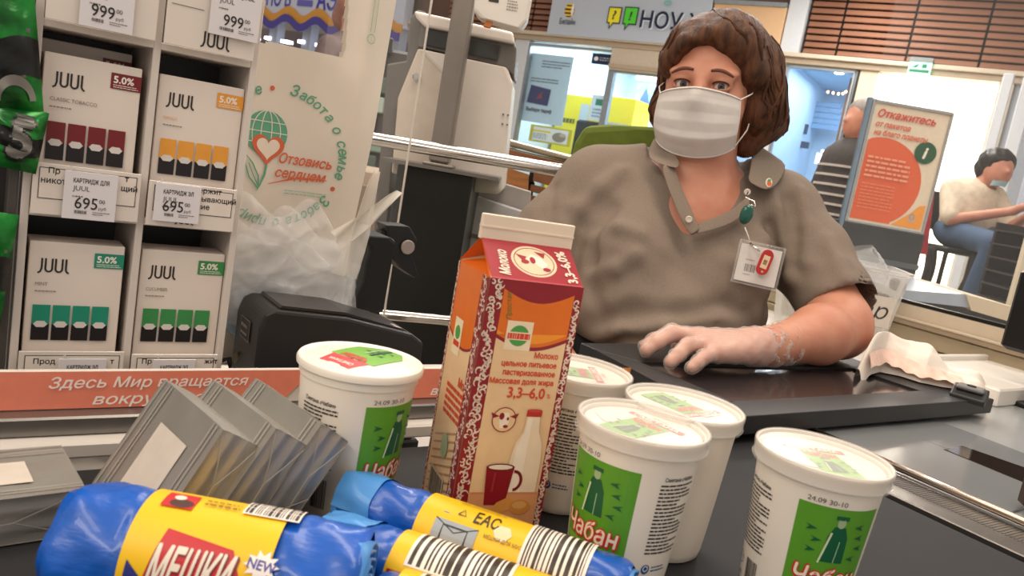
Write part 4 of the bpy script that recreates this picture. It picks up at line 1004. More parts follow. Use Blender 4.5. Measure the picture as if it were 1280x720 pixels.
# ================================================================== rolls of rubbish bags
film = mat('blue_film', '#0f55b4', .32, var=.22, nscale=14, bump=.5, bscale=38, stretch=(1, 3, 3), coat=.2)
film_l = mat('light_blue_film', '#4f93d8', .3, var=.2, nscale=16, bump=.4, bscale=40)
pap = mat('yellow_paper', '#f0bf12', .42, var=.03)
def roll(label, R, L, lab0, lab1, prn, seed, loc, rz, tail=True, lightend=0):
    t = thing('bag_roll', label, 'roll', loc, rz, 'rolls of rubbish bags on the belt')
    r = np.random.RandomState(seed); ph = r.rand(12)*6.28
    def rr(x, a):
        e = min(x, L-x)/.012; e = min(1, max(0, e))
        w_ = .0009*math.sin(x*70+3*a+ph[0])*math.sin(2*a+ph[1])+.0006*math.sin(x*190-5*a+ph[2])+.0004*math.sin(x*420+9*a+ph[3])*math.sin(a+ph[4])
        flatn = -.0015*math.cos(2*(a-.3)+ph[5])
        if lab0-.004 < x < lab1+.004: w_ *= .25
        return R*(.90+.10*math.sqrt(1-(1-e)**2))+w_+flatn-.0006
    na, nx = 56, 90
    def fn(u, v): a = 2*PI*u; x = L*v; q = rr(x, a); return (x, -q*math.sin(a), q*math.cos(a)+R)
    m = MB().grid(fn, na, nx, wrap=True); m.build('film_roll', film, t, True)
    # rolled layers seen at both ends
    for (x, sg) in ((0, -1), (L, 1)):
        m = MB(); n = 150; v = []; f = []
        for k in range(n):
            s = k/(n-1); a = s*2*PI*5.5; q = R*(.18+.74*s); wob = .0012*math.sin(5*a+ph[6])
            h_ = sg*(.0015+.0022*abs(math.sin(2.3*a+ph[7]))*(1-.5*s))
            for dq, dx in ((0, -sg*.006), (-.0001, h_), (-.0016, h_), (-.0018, -sg*.006)):
                v.append((x+dx, -(q+dq+wob)*math.sin(a), (q+dq+wob)*math.cos(a)+R))
            if k:
                for j in range(3): f.append(((k-1)*4+j, (k-1)*4+j+1, k*4+j+1, k*4+j))
        m.add(v, f); m.build('roll_end', film_l if (sg > 0 or lightend) else film, t, True, tri_fix=False)
        MB().lathe([(R*.86, 0), (.0001, .0)], 30, close=False, M=Matrix.Translation((x-sg*.004, 0, R)) @ Matrix.Rotation(PI/2, 4, 'Y')).build('end_core', mat('roll_core', '#123a74', .5), t)
    if tail:                    # loose outer edge of the film lying along the roll
        def tl(u, v): a = rad(118+24*u)+.1*math.sin(v*9+ph[8]); x = .004+(L-.008)*v; q = rr(x, a)+.0012+.0012*math.sin(v*40+ph[9])*u; return (x, -q*math.sin(a), q*math.cos(a)+R)
        MB().grid(tl, 5, 60).build('loose_edge', film_l, t, True, tri_fix=False)
    if lightend:
        def le(u, v): a = rad(-75+150*u); x = -.003+lightend*v*(1+.12*math.sin(5*u+1)); q = rr(max(0, min(x, L)), a)+.0010+.0004*math.sin(a*9); return (x, -q*math.sin(a), q*math.cos(a)+R)
        MB().grid(le, 40, 8).build('inner_fold', film_l, t, True, tri_fix=False)
    def sl(u, v): a = 2*PI*u; x = lab0+(lab1-lab0)*v; q = R+.0012; return (x, -q*math.sin(a), q*math.cos(a)+R)
    MB().grid(sl, 64, 3, wrap=True).build('paper_label', pap, t, True)
    def mp(u, v, l): a = -v/R; q = R+.0013+l; return (lab0+u, -q*math.sin(a), q*math.cos(a)+R)
    p = Print(lambda u, v, l: mp(u, v, l), .0003, .00006); p.seg = None
    base_put = p._put
    def put(pts, faces, col):   # cut long shapes in the v direction so that they follow the roll
        pts = list(pts); out = []; st = []
        for f_ in faces:
            for k in range(1, len(f_)-1): st.append((f_[0], f_[k], f_[k+1]))
        cache = {}
        while st:
            t_ = st.pop(); Ls = [(abs(pts[t_[i]][1]-pts[t_[(i+1) % 3]][1]), i) for i in range(3)]; mm, i = max(Ls)
            if mm > R*.13:
                a, b, c = t_[i], t_[(i+1) % 3], t_[(i+2) % 3]; k = (min(a, b), max(a, b))
                if k not in cache: pts.append(((pts[a][0]+pts[b][0])/2, (pts[a][1]+pts[b][1])/2)); cache[k] = len(pts)-1
                d = cache[k]; st += [(a, d, c), (d, b, c)]
            else: out.append(t_)
        return base_put(pts, out, col)
    p._put = put; p.rough = .4
    prn(p, lab1-lab0, R); p.build('label_print', t)
    return t
def span(x0, y0, x1, y1, R):
    a = atz(x0, y0, ZB+R); b = atz(x1, y1, ZB+R); d = b-a
    return (a[0], a[1], ZB+.0006), math.atan2(d[1], d[0]), float(np.hypot(d[0], d[1]))
def prn_big(p, w_, R):
    p.poly([(.018, -.0195), (.052, -.0245), (.058, -.036), (.057, -.052), (.012, -.047)], 'c4232a')
    p.poly([(.004, -.036), (.012, -.043), (.050, -.053), (.062, -.053), (.062, -.066), (.003, -.060)], '2a2f7a')
    p.text('МЕШКИ', .0350, -.0455, .0165, '7a1a1c', 'c', bold=.05, shear=.35, w=.043)
    p.text('МЕШКИ', .0346, -.0448, .0165, 'ece0cf', 'c', bold=.03, shear=.35, w=.041)
    p.text('для мусора', .034, -.0595, .0070, 'e9e2da', 'c', bold=.03, shear=.3, w=.044)
    v = []; cx, cy = .0670, -.0290
    for k in range(20): r_ = (.0088, .0055)[k % 2]; v.append((cx+r_*math.cos(2*PI*k/20), cy+r_*.8*math.sin(2*PI*k/20)))
    p.poly(v, 'f0e6e0'); p.text('NEW', cx, cy-.002, .0042, '4a4a9a', 'c', bold=.03, rot=-.1)
    p.rect(.008, -.008, .024, .0045, 'c4232a'); p.ell(.0175, -.0045, .006, .0032, '4a2a24'); p.ell(.015, .000, .003, .0022, 'e8d8cc')
    p.lines(.028, -.0035, .046, .0035, 2, '6a5a10', 3, .35)
    p.rect(.048, -.004, .077, .014, 'efe6dc'); p.bars(.049, -.003, .076, .013, '2a2220', 7, 18)
def prn_small(x0, flip):
    def f(p, w_, R):
        if flip:                # barcode at the left, red mark at the right
            p.rect(.010, -.019, .068, .016, 'eee4da'); p.bars(.012, -.018, .066, .015, '33291f', 5, 18)
            p.lines(.078, -.014, .108, -.004, 3, '6a5a10', 3, .3); p.text('МЕШКИ ДЛЯ МУСОРА', .075, .006, .0030, '5a4a10', 'l', w=.034)
            p.rect(.112, -.010, .134, .004, 'c4232a'); p.ell(.124, -.002, .006, .003, 'ead8c8'); p.text('20 шт', .084, -.024, .004, '5a4a10', 'l')
            p.rect(.002, -.034, .050, -.023, 'c4232a'); p.text('МЕШКИ', .026, -.032, .0075, 'f0e6da', 'c', bold=.04, shear=.3, w=.040)
        else:
            p.text('ЕАС', .042, -.011, .0085, '3a3418', 'c', bold=.02, w=.016)
            p.stroke([(.0235, -.009), (.0285, -.009), (.026, -.0045), (.0235, -.009)], .0008, '3a3418')
            p.ell(.054, -.012, .006, .0055, 'f3d9b0', 6)
            p.rect(.012, -.026, .040, -.015, '9aa4ae'); p.stroke([(.012, -.015), (.026, -.021), (.040, -.015)], .0007, '2a2a2a'); p.stroke([(.018, -.026), (.018, -.018), (.034, -.018), (.034, -.026)], .0012, '2a2a2a')
            p.lines(.020, .001, .060, .008, 3, '8a7410', 9, .3)
            p.text('МЕШКИ ДЛЯ МУСОРА', .044, -.018, .0022, '5a4a10', 'l', w=.030)
            p.rect(.068, -.026, .108, .014, 'eee4da'); p.bars(.070, -.025, .106, .013, '33291f', 2, 15)
    return f
R = .031; loc, rz, L = span(92, 676, 452, 740, R)
roll('largest blue rubbish bag roll in front, yellow label reading МЕШКИ', R, L, L*.25, L*.72, prn_big, 3, loc, rz)
R = .0225; loc, rz, L = span(437, 630, 782, 752, R)
roll('blue rubbish bag roll with yellow label, farthest back, against the milk carton', R, L, L*.30, L*.83, prn_small(0, 0), 11, loc, rz, False, .03)
R = .0215; loc, rz, L = span(408, 683, 760, 803, R)
roll('blue rubbish bag roll, middle of the three small ones, barcode uppermost', R, L, L*.27, L*.88, prn_small(0, 1), 21, loc, rz, False, .03)
R = .0215; loc, rz, L = span(470, 762, 700, 830, R)
roll('rubbish bag roll at the bottom edge, only its yellow label in view', R, L, L*.10, L*.9, prn_small(0, 1), 31, loc, rz, False)
# ================================================================== helper: real slab from an outline seen at a known distance
def slabY(pxs, Y, dep, mb=None):
    mb = mb or MB(); mb.prism([(float(aty(x, y, Y)[0]), float(aty(x, y, Y)[2])) for x, y in pxs], Y, Y+dep, 'y'); return mb
def slabK(pxs, b, dep, mb=None):
    mb = mb or MB(); mb.prism([(atk(x, y, b)[0], atk(x, y, b)[2]) for x, y in pxs], b, b+dep, 'y'); return mb

# ================================================================== cartridge display
sh = thing('cartridge_display', 'white cell display rack at the left holding white cartridge boxes', 'display rack', (0, 0, 0), KA)
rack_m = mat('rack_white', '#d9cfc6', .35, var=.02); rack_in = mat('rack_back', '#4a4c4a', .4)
XL, XM, XR, FB = .0455, .1255, .2005, .700
for x in (XL, XM, XR):
    w2 = .0028
    bx('upright_panel', (x-w2, FB, .79), (x+w2, .80, 1.255), rack_m, sh, .0006)
for z in (.868, 1.010, 1.149): bx('shelf_board', (XL+.0028, FB+.0005, z-.0028), (XR-.0028, .80, z+.0028), rack_m, sh, .0005)
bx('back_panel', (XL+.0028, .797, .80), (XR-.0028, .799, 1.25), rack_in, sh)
INK = '2b2523'
def juul(p, x, y, h, col=INK, c2=None):
    w_ = h*.13; s = h*.52; r = s*.42
    def U(x0, hook=False):
        pts = [(x0, y+h), (x0, y+r)] + [(x0+r-r*math.cos(a), y+r-r*math.sin(a)) for a in [PI*i/8 for i in range(1, 8)]] + [(x0+2*r, y+r), (x0+2*r, y+h)]
        return pts
    g = h*.20
    p.stroke([(x, y-.12*h), (x+.16*h, y-.02*h), (x+.24*h, y+.25*h), (x+.24*h, y+h)], w_, col)
    p.stroke(U(x+.24*h+g+.04*h), w_, col); p.stroke(U(x+.24*h+2*g+2*r+.06*h), w_, col)
    xl = x+.24*h+3*g+4*r+.10*h
    p.stroke([(xl, y+h), (xl, y+.20*h), (xl+.05*h, y+.04*h), (xl+.2*h, y-.08*h)], w_, col)
def make_box(label, colr, flav, word, low=False):
    t = thing('cartridge_box', label, 'box', (0, 0, 0), KA, 'white cartridge boxes in the display rack')
    bx('box_body', (0, 0, 0), (.0665, .030, .116), mat('box_card', '#e9ddd2', .38, var=.015), t, .0006)
    p = Print(flat_xz(0), .0003, .00006); H = .116; p.rough = .4
    juul(p, .0065, H-.0235, .0105)
    p.rect(.0450, H-.0185, .0665, H-.0065, colr); p.text('5.0%', .0468, H-.0138, .0050, 'f4ece2', 'l', bold=.03, w=.0145); p.lines(.0468, H-.0178, .0645, H-.0148, 2, 'f4ece2', 2, .35)
    p.text(word, .0055, H-.0345, .0026, flav, 'l', w=.0005*len(word)*4.2); p.lines(.0055, H-.0400, .0200, H-.0380, 1, '9a8f86', 3, .5)
    for k in range(4):
        x = .0050+k*.0138
        p.rect(x, H-.0655, x+.0122, H-.0500, colr); p.rect(x, H-.0785, x+.0122, H-.0655, '1c171b')
        p.poly([(x+.0012, H-.0655), (x+.0034, H-.0630), (x+.0088, H-.0630), (x+.0110, H-.0655), (x+.0088, H-.0680), (x+.0034, H-.0680)], 'ddd6d0')
    p.build('box_print', t)
    return t
bz = 1.0128
cells = [(XL+.0055, bz, '7a1f25', 'CLASSIC TOBACCO', '8a6f66', 'cartridge box with dark red badge and pods, upper left cell of the rack'),
         (XM+.0050, bz-.0005, 'eaa13c', 'MANGO', 'e9b98a', 'cartridge box with orange badge and pods, upper right cell of the rack'),
         (XL+.0055, .8708, '1f8f74', 'MINT', '8a8078', 'cartridge box with teal badge and pods, lower left cell of the rack'),
         (XM+.0050, .8706, '3d8f4f', 'CUCUMBER', '8a8078', 'cartridge box with leaf green badge and pods, lower right cell of the rack')]
for (x, z, colr, word, fl, lab) in cells:
    o = make_box(lab, colr, fl, word); o.location = W(x, FB+.006, z)
o = make_box('second cartridge box standing in shadow behind the dark red one', '7a1f25', '8a6f66', 'CLASSIC TOBACCO'); o.location = W(XL+.005, FB+.055, bz+.011)
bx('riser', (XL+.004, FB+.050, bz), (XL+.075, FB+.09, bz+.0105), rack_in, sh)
for (x, z, lab) in ((XL+.0055, .8708, 'second box row behind the teal one'), (XM+.005, .8706, 'second box row behind the leaf green one')): pass
# front lips carrying warnings and price tags
def warning(x0, z0, x1, z1, words, nm='warning_card', jl=None):
    bx('front_lip', (x0, FB-.0055, z0-.004), (x1, FB-.0035, z1), mat('lip_card', '#e3d8ce', .25, var=.01, coat=.5), sh, .0003)
    p = Print(lambda u, v, l: (x0+u, FB-.0056-l, z0+v), .0002, .00005); w_, h_ = x1-x0, z1-z0; p.rough = .3
    p.rect(.004, .008, w_-.003, h_-.003, INK); p.rect(.0046, .0086, w_-.0036, h_-.0036, 'e6dbd1')
    for s, x, y, al in words: p.text(s, x, y, .0042, INK, al, bold=.02)
    if jl: juul(p, jl, -.0005, .0070)
    p.build('lip_print', sh)
warning(XL+.003, 1.0135, XM-.003, 1.0480, [('Пр', .010, .0275, 'l'), ('никот', .0055, .0200, 'l'), ('т', .062, .0275, 'l'), ('щий', .060, .0200, 'l')])
warning(XM+.003, 1.0125, XR-.003, 1.0445, [('держит', .034, .0265, 'l'), ('вызывающий', .030, .0195, 'l'), ('ение', .034, .0130, 'l'), ('не', .006, .0195, 'l')], jl=.022)
warning(XL+.003, .8720, XM-.003, .9020, [('Прод', .010, .0200, 'l'), ('т', .064, .020, 'l')])
warning(XM+.003, .8720, XR-.003, .9000, [('Пр', .008, .0200, 'l'), ('жит', .058, .020, 'l')])
bx('front_lip', (XL+.003, FB-.0055, 1.1515), (XM-.003, FB-.0035, 1.205), mat('lip_card', '#e3d8ce', .25, var=.01, coat=.5), sh, .0003)
bx('front_lip', (XM+.003, FB-.0055, 1.1515), (XR-.003, FB-.0035, 1.205), mat('lip_card', '#e3d8ce', .25, var=.01, coat=.5), sh, .0003)
p = Print(lambda u, v, l: (u, FB-.0056-l, v), .0002, .00005); juul(p, XM+.030, 1.1560, .0110)
p.rect(XM+.006, 1.1820, XM+.030, 1.1826, '7a706a'); p.build('lip_print', sh)
def tag_card(label, x, z, w_, h_, price, head, d=.0090):
    t = thing('price_tag', label, 'price tag', W(x, FB-d, z), KA, 'price tags on the display rack')
    bx('card', (0, 0, 0), (w_, .0012, h_), mat('tag_card', '#e2dde0', .2, var=.01, coat=.6), t, .0002)
    p = Print(flat_xz(0), .0002, .00005); p.rough = .3
    p.text(head, .006, h_-.0085, .0032, INK, 'l', bold=.02, w=min(w_-.012, .028)); p.text('JUUL', .006, h_-.0145, .0036, '4a4442', 'l'); p.lines(.006, h_-.0200, .014, h_-.018, 1, '6a625e', 2, .5)
    if price:
        p.text(price, w_-.013, .0085, .0085, INK, 'r', bold=.005, w=.0155); p.text('00', w_-.0120, .0135, .0030, INK, 'l'); p.text('руб', w_-.0120, .0085, .0022, INK, 'l')
        p.bars(.008, .0045, w_-.020, .0070, INK, 3, 22); p.lines(w_-.016, .004, w_-.004, .007, 2, '6a625e', 4, .4)
    p.build('card_print', t)
    MB().tube([(.004, .0010, h_+.003), (.004, .0016, h_*.5), (.004, .004, h_*.3)], .0009, 6).build('clip', clear('clip_clear', '#e8e4e2', .5, .2), t)
    return t
tag_card('price tag 695 in front of the dark red cartridge box', XL+.0235, 1.0085, .0365, .0365, '695', 'КАРТРИДЖ ДЛЯ')
tag_card('price tag 695 in front of the orange cartridge box', XM+.0075, 1.0130, .0350, .0310, '695', 'КАРТРИДЖ ЭЛ', .0088)
tag_card('price tag 999 at the top of the display rack', XM+.034, 1.166, .0390, .040, '999', 'НАБОР JUUL')
tag_card('price tag cut by the top edge of the photo, left side of the rack', XL+.024, 1.1515, .036, .036, '999', 'НАБОР JUUL', .0092)
tag_card('price tag under the teal cartridge box', XL+.030, .8705, .034, .0265, '', 'КАРТРИДЖ ЭЛ')
tag_card('price tag under the leaf green cartridge box', XM+.019, .8700, .034, .0265, '', 'КАРТРИДЖ ЭЛ')

# ================================================================== chewing gum rack at the left border
gr_ = thing('gum_rack', 'dark grey hanging rack of green gum packs at the left border', 'display rack', (0, 0, 0), KA)
bx('back_board', (-.22, .735, .80), (.040, .745, 1.32), mat('rack_dark', '#2e2b2a', .5), gr_, .001)
bx('side_strip', (.034, .700, .80), (.0405, .735, 1.32), mat('rack_side', '#4b4642', .45), gr_, .001)
for z in (.96, 1.075, 1.18): MB().tube([(-.2, .700, z), (.032, .700, z), (.032, .735, z)], .0016, 6).build('wire_lip', mat('wire', '#8b8782', .3, .9), gr_)
gum_g = mat('gum_green', '#0b4a18', .25, .3, col2='#1f9c38', thr=(.4, .7), nscale=30, bump=.5, bscale=40); gum_k = mat('gum_black', '#161816', .3, .2, bump=.3, bscale=50)
def gum(label, x, z, w_, h_, tilt, kind):
    t = thing('gum_pack', label, 'pack', W(x, .692, z), KA, 'green chewing gum packs at the left border')
    M = Matrix.Rotation(tilt, 4, 'Y')
    def fn(u, v):
        b = (1-abs(2*u-1)**3)*(1-abs(2*v-1)**3); q = M @ Vector(((u-.5)*w_, -.012*b+.0012*math.sin(v*30+u*9)*b, (v-.5)*h_)); return tuple(q)
    def fk(u, v): q = M @ Vector(((u-.5)*w_, .006*(1-abs(2*u-1)**3)*(1-abs(2*v-1)**3), (v-.5)*h_)); return tuple(q)
    MB().grid(fn, 20, 24).build('wrapper', gum_g, t, True); MB().grid(fk, 8, 8).build('wrapper_back', gum_k, t, True)
    m = MB(); 
    def band(u, v): q = fn(u, .30+.30*v+(.06 if kind else -.04)*math.sin(u*6)); return (q[0], q[1]-.0008, q[2])
    m.grid(band, 20, 6); m.build('dark_band', gum_k, t, True)
    def mp(u, v, l): q = fn(u, v); return (q[0], q[1]-.0012-l, q[2])
    p = Print(mp, .0004, .00006); p.rough = .35
    if kind:
        p.text('5', .60, .22, .60, '1c201c', 'c', bold=.09, w=.52); p.text('5', .60, .24, .56, '7d7a74', 'c', bold=.04, w=.44)
    else: p.stroke([(.1, .72), (.9, .68)], .03, '6f6c68'); p.stroke([(.1, .36), (.8, .33)], .02, '6f6c68'); p.ring(.65, .14, .22, .16, .08, '8a8680', 0, PI)
    p.build('pack_print', t)
q = atk(22, 172, .692)
gum('black and green gum pack with a big grey 5, beside the upper left cell', q[0]-.002, q[2], .036, .046, .12, 1)
q = atk(-4, 80, .705); gum('green gum pack with grey stripes, topmost at the left border', q[0], q[2]+.008, .050, .090, -.14, 0)
q = atk(-6, 335, .692); gum('shiny green gum pack beside the lower left cell', q[0]-.010, q[2], .038, .085, .08, 0)

# ================================================================== printed carrier bag
bg = thing('carrier_bag', 'white printed carrier bag with heart emblem hanging beside the display rack', 'bag', (0, 0, 0), KA)
bagm = mat('bag_film', '#e8dccd', .42, var=.02, sub=.2, bump=.08, bscale=30)
def bag_y(x, z): return .800+.004*math.sin(x*38+z*9)+.003*math.sin(z*33-x*20)*(1.3-z)*3-.006*math.exp(-((x-.335)/.012)**2)*min(1, max(0, (z-1.0)*6))
HB = [atk(x, y, .80) for x, y in ((322, 56), (330, 52), (375, 60), (405, 66), (427, 71), (431, 60), (438, -60), (318, -60))]
def inpoly(x, z, P):
    c = False; n = len(P)
    for i in range(n):
        x1, z1 = P[i][0], P[i][2]; x2, z2 = P[(i+1) % n][0], P[(i+1) % n][2]
        if (z1 > z) != (z2 > z) and x < (x2-x1)*(z-z1)/(z2-z1)+x1: c = not c
    return c
for nm, dy in (('bag_front', 0), ('bag_back', .010)):
    m = MB(); nx, nz = 110, 170; v = []; f = []
    for j in range(nz):
        z = .86+(1.36-.86)*j/(nz-1)
        for i in range(nx):
            xr = .352+.012*max(0, (z-1.0)/.25); xl = .212; x = xl+(xr-xl)*i/(nx-1)
            v.append((x, bag_y(x, z)+dy*(1-abs(2*i/(nx-1)-1)**4), z))
    for j in range(nz-1):
        for i in range(nx-1):
            a = j*nx+i; cx = (v[a][0]+v[a+nx+1][0])/2; cz = (v[a][2]+v[a+nx+1][2])/2
            if not inpoly(cx, cz, HB): f.append((a, a+1, a+nx+1, a+nx))
    m.add(v, f); m.build(nm, bagm, bg, True, tri_fix=False)
bg2 = bg
p = Print(lambda u, v, l: (u, bag_y(u, v)-.0006-l, v), .0002, .00006, .006); p.rough = .45
TG, TO = '63a887', 'd9673f'
cc = atk(347, 196, .80); RR = .0620
s = 'Забота о семье • Забота о природе • Забота о себе • '
ang = 81.0
adv = {' ': 5.6, '•': 7.5, 'м': 8.6, 'т': 7.6, 'З': 8.2, 'ь': 7.0, 'р': 7.2, 'д': 8.2, 'о': 7.2}
for ch in s:
    a = rad(ang)
    if ch == '•': p.ell(cc[0]+(RR+.004)*math.cos(a), cc[2]+(RR+.004)*math.sin(a), .0024, .0024, TO, 12)
    elif ch != ' ': p.text(ch, cc[0]+RR*math.cos(a), cc[2]+RR*math.sin(a), .0105 if ch == 'З' else .0092, TG, 'c', bold=.015, shear=.15, rot=a-PI/2, keep=True)
    ang -= adv.get(ch, 7.0)*.985
g = atk(333, 166, .80); gx, gz, r_ = g[0], g[2], .0215
p.ell(gx, gz, r_, r_, TG)
for k in (-.66, -.25, .25, .66): p.ring(gx, gz, r_*abs(k), r_, .0009, 'e8dccd', (PI/2 if k < 0 else -PI/2), (PI*1.5 if k < 0 else PI/2))
for k in (-.45, .05, .5): p.stroke([(gx-r_*math.sqrt(1-k*k)*.98, gz+r_*k), (gx+r_*math.sqrt(1-k*k)*.98, gz+r_*k)], .0009, 'e8dccd')
def heart(cx, cz, s): return [(cx+s*.0625*16*math.sin(t)**3, cz+s*.0625*(13*math.cos(t)-5*math.cos(2*t)-2*math.cos(3*t)-math.cos(4*t))) for t in [2*PI*i/36 for i in range(36)]]
hx, hz = gx+.003, gz-.0145
p.poly(heart(hx, hz, .0165), TO); p.poly(heart(hx, hz+.0004, .0118), 'ecdccb')
p.stroke([(hx, hz-.016), (hx-.001, hz-.026), (hx-.0045, hz-.036), (hx-.007, hz-.042)], [.0022, .0022, .0018, .0006], TG)
p.stroke([(hx-.006, hz-.040), (hx-.016, hz-.030), (hx-.021, hz-.018), (hx-.022, hz-.008), (hx-.014, hz-.016), (hx-.007, hz-.028), (hx-.006, hz-.038)], .0014, TG)
p.stroke([(hx-.006, hz-.038), (hx-.013, hz-.026), (hx-.018, hz-.016)], .0009, TG)
t1 = atk(348, 203, .80); p.text('Отзовись', t1[0], t1[2], .0095, TO, 'l', bold=.02, shear=.25, w=.0545)
t1 = atk(343, 219, .80); p.text('сердцем', t1[0], t1[2]-.001, .0092, TO, 'l', bold=.02, shear=.25, w=.0530)
a_ = atk(334, 228, .80); b_ = atk(408, 226, .80)
p.stroke([(a_[0], a_[2]-.001), ((a_[0]+b_[0])/2, (a_[2]+b_[2])/2+.0035), (b_[0], b_[2])], [.0006, .002, .0008], TO)
p.lines(a_[0]+.018, a_[2]-.010, b_[0]+.002, a_[2]-.004, 2, '9cc4ae', 4, .3)
a_ = atk(465, 5, .80); p.stroke([(a_[0]-.002, a_[2]+.03), (a_[0]-.002, a_[2]-.028)], .0008, '9cc4a0'); p.stroke([(a_[0]+.003, a_[2]+.03), (a_[0]+.003, a_[2]-.028)], .0008, '9cc4a0'); p.ring(a_[0], a_[2]-.035, .0045, .0045, .0009, '9cc4a0')
p.build('bag_print', bg)

# ================================================================== heap of thin clear bags
hp = thing('clear_bag_heap', 'heap of crumpled thin clear plastic bags below the printed carrier bag', 'bags', (0, 0, 0), KA)
cfilm = clear('crumpled_film', '#f6f7f8', .22, .10, .6, 45)
rs = np.random.RandomState(12)
def ridged(x, z, ph, fr):
    s_ = 0; a = 1
    for k in range(5):
        s_ += a*(1-abs(math.sin(fr*(x*math.cos(ph[k])+z*math.sin(ph[k]))+ph[k+5]+1.5*math.sin(fr*.5*(z-x)+ph[k])))); fr *= 1.7; a *= .62
    return s_
for k in range(5):
    ph = rs.rand(12)*6.28; y0 = .776+.004*k; sx = 1-.06*k; top = 1.03-.012*k
    def fn(u, v, ph=ph, y0=y0, k=k, top=top):
        x = .214+.138*u; zt = top-.030*abs(u-.35)-.025*max(0, u-.6)+.010*math.sin(u*14+k*2); zb = .905
        z = zb+(zt-zb)*v; b = (1-(2*u-1)**4)*(1-(2*v-1)**6)
        d = ridged(x, z, ph, 38); xx = x+.004*math.sin(z*70+k)+.010*v*(u-.5)
        return (xx, y0-.010*b*(.4+.6*(1-v))-.0055*d*(.4+b), z+.004*math.sin(x*90+k))
    MB().grid(fn, 70, 70).build('film_sheet', cfilm, hp, True, tri_fix=False)
hand_m = clear('film_handle', '#f2ece2', .55, .3)
for (tip, base, w0) in (((472, 214), (430, 345), .012), ((500, 240), (420, 300), .009)):
    T_ = atk(*tip, .76); B_ = atk(*base, .76)
    def fn(u, v, T_=T_, B_=B_, w0=w0):
        x = B_[0]+(T_[0]-B_[0])*v; z = B_[2]+(T_[2]-B_[2])*v; ww = w0*(1-v)**.7+.0018; nx, nz = (T_[2]-B_[2]), -(T_[0]-B_[0]); L = math.hypot(nx, nz)
        return (x+nx/L*ww*(u-.5)*2, .76-.006*math.sin(u*PI*2+v*4), z+nz/L*ww*(u-.5)*2)
    MB().grid(fn, 12, 20).build('bag_handle', hand_m, hp, True, tri_fix=False)
bl = thing('blue_packet', 'soft light blue packet showing through the clear bags', 'packet', (0, 0, 0), KA)
def fn(u, v): a = 2*PI*u; t = PI*v; return (.262+.044*math.sin(t)*math.cos(a), .790+.014*math.sin(t)*math.sin(a)+.002*math.sin(a*5), .918-.030*math.cos(t)+.003*math.sin(a*3+t*4))
MB().grid(fn, 30, 18, wrap=True).build('packet_body', mat('packet_blue', '#a9c3d6', .5, bump=.3, bscale=50, var=.15), bl, True)

# ================================================================== banknote detector
dt = thing('banknote_detector', 'black wedge-shaped banknote detector behind the advertising strip', 'detector', (0, 0, 0), KA)
dm = mat('detector_plastic', '#242223', .4, bump=.12, bscale=1800, var=.05)
m = MB().prism([(.230, .8005), (.402, .8005), (.397, .914), (.383, .923), (.312, .9375), (.242, .9425), (.233, .938), (.2295, .925)], .690, .762, 'y')
m.build('housing', dm, dt, bevel=.003)
m = MB().prism([(.248, .9428), (.312, .9383), (.380, .9240), (.376, .9255), (.312, .9410), (.250, .9452)], .698, .756, 'y'); m.build('top_cover', mat('detector_cover', '#302d2d', .3), dt)
bx('base_tray', (.224, .685, .8005), (.407, .768, .812), black_m, dt, .002)
p = Print(lambda u, v, l: (.2292-l, .762-u, v), .0008, .0001); p.rect(.02, .905, .048, .925, '8b8782'); p.rect(.021, .906, .047, .924, '2e2c2c'); p.lines(.023, .915, .040, .920, 1, 'b5b0aa', 8, .6); p.lines(.023, .908, .044, .913, 1, 'b5b0aa'); p.build('name_plate', dt)
p = Print(lambda u, v, l: (u, v, .9240+l+(.380-u)*.21), .0009, .0001); p.poly([(.352, .705), (.376, .702), (.374, .716), (.349, .712)], 'b9a8a4'); p.stroke([(.349, .708), (.376, .710)], .0012, '7a4a4a'); p.build('top_label', dt)
m = MB().tube([(.233, .76, .86), (.230, .77, .872), (.226, .785, .866), (.218, .78, .856), (.205, .775, .862)], .0028, 8); m.tube([(.232, .76, .852), (.226, .77, .85), (.222, .765, .842), (.205, .76, .84)], .0025, 8)
cb = m.build('power_cable', dark_pl, dt, True)
tp = thing('tape_piece', 'crumpled bit of beige tape beside the detector cable', 'tape', (0, 0, 0), KA)
MB().grid(lambda u, v: (.226+.016*u, .745+.004*math.sin(u*9+v*4), .875+.012*v+.002*math.sin(u*14)), 10, 8).build('tape', mat('tape_beige', '#a89c80', .4), tp, True, tri_fix=False)

# ================================================================== black bracket and card terminal arm behind it
st = thing('black_stand', 'matte black upright bracket with rounded head behind the detector', 'stand', (0, 0, 0), KA)
slabK([(460, 294), (490, 297), (496, 302), (480, 392), (431, 385), (445, 370), (455, 352), (458, 330), (464, 312), (457, 302)], .86, .05).build('bracket', black_m, st, bevel=.004)
bx('foot', (.36, .85, .8005), (.47, .93, .84), black_m, st, .002)
am = thing('terminal_arm', 'dark terminal holder with round grey badge beside the black bracket', 'holder', (0, 0, 0), KA)
slabK([(482, 281), (512, 283), (522, 300), (518, 325), (524, 345), (519, 348), (500, 335), (492, 325)], .94, .03).build('holder_body', dark_pl, am, bevel=.002)
q = atk(511, 309, .938); MB().lathe([(.0095, 0), (.0095, .002), (.0085, .003)], 32, M=Matrix.Translation((q[0]-.002, q[1], q[2])) @ Matrix.Rotation(PI/2, 4, 'X')).build('badge_disc', mat('badge_grey', '#9c8f8a', .4), am)
bx('post', (.455, .945, .8005), (.470, .960, .99), dark_pl, am)

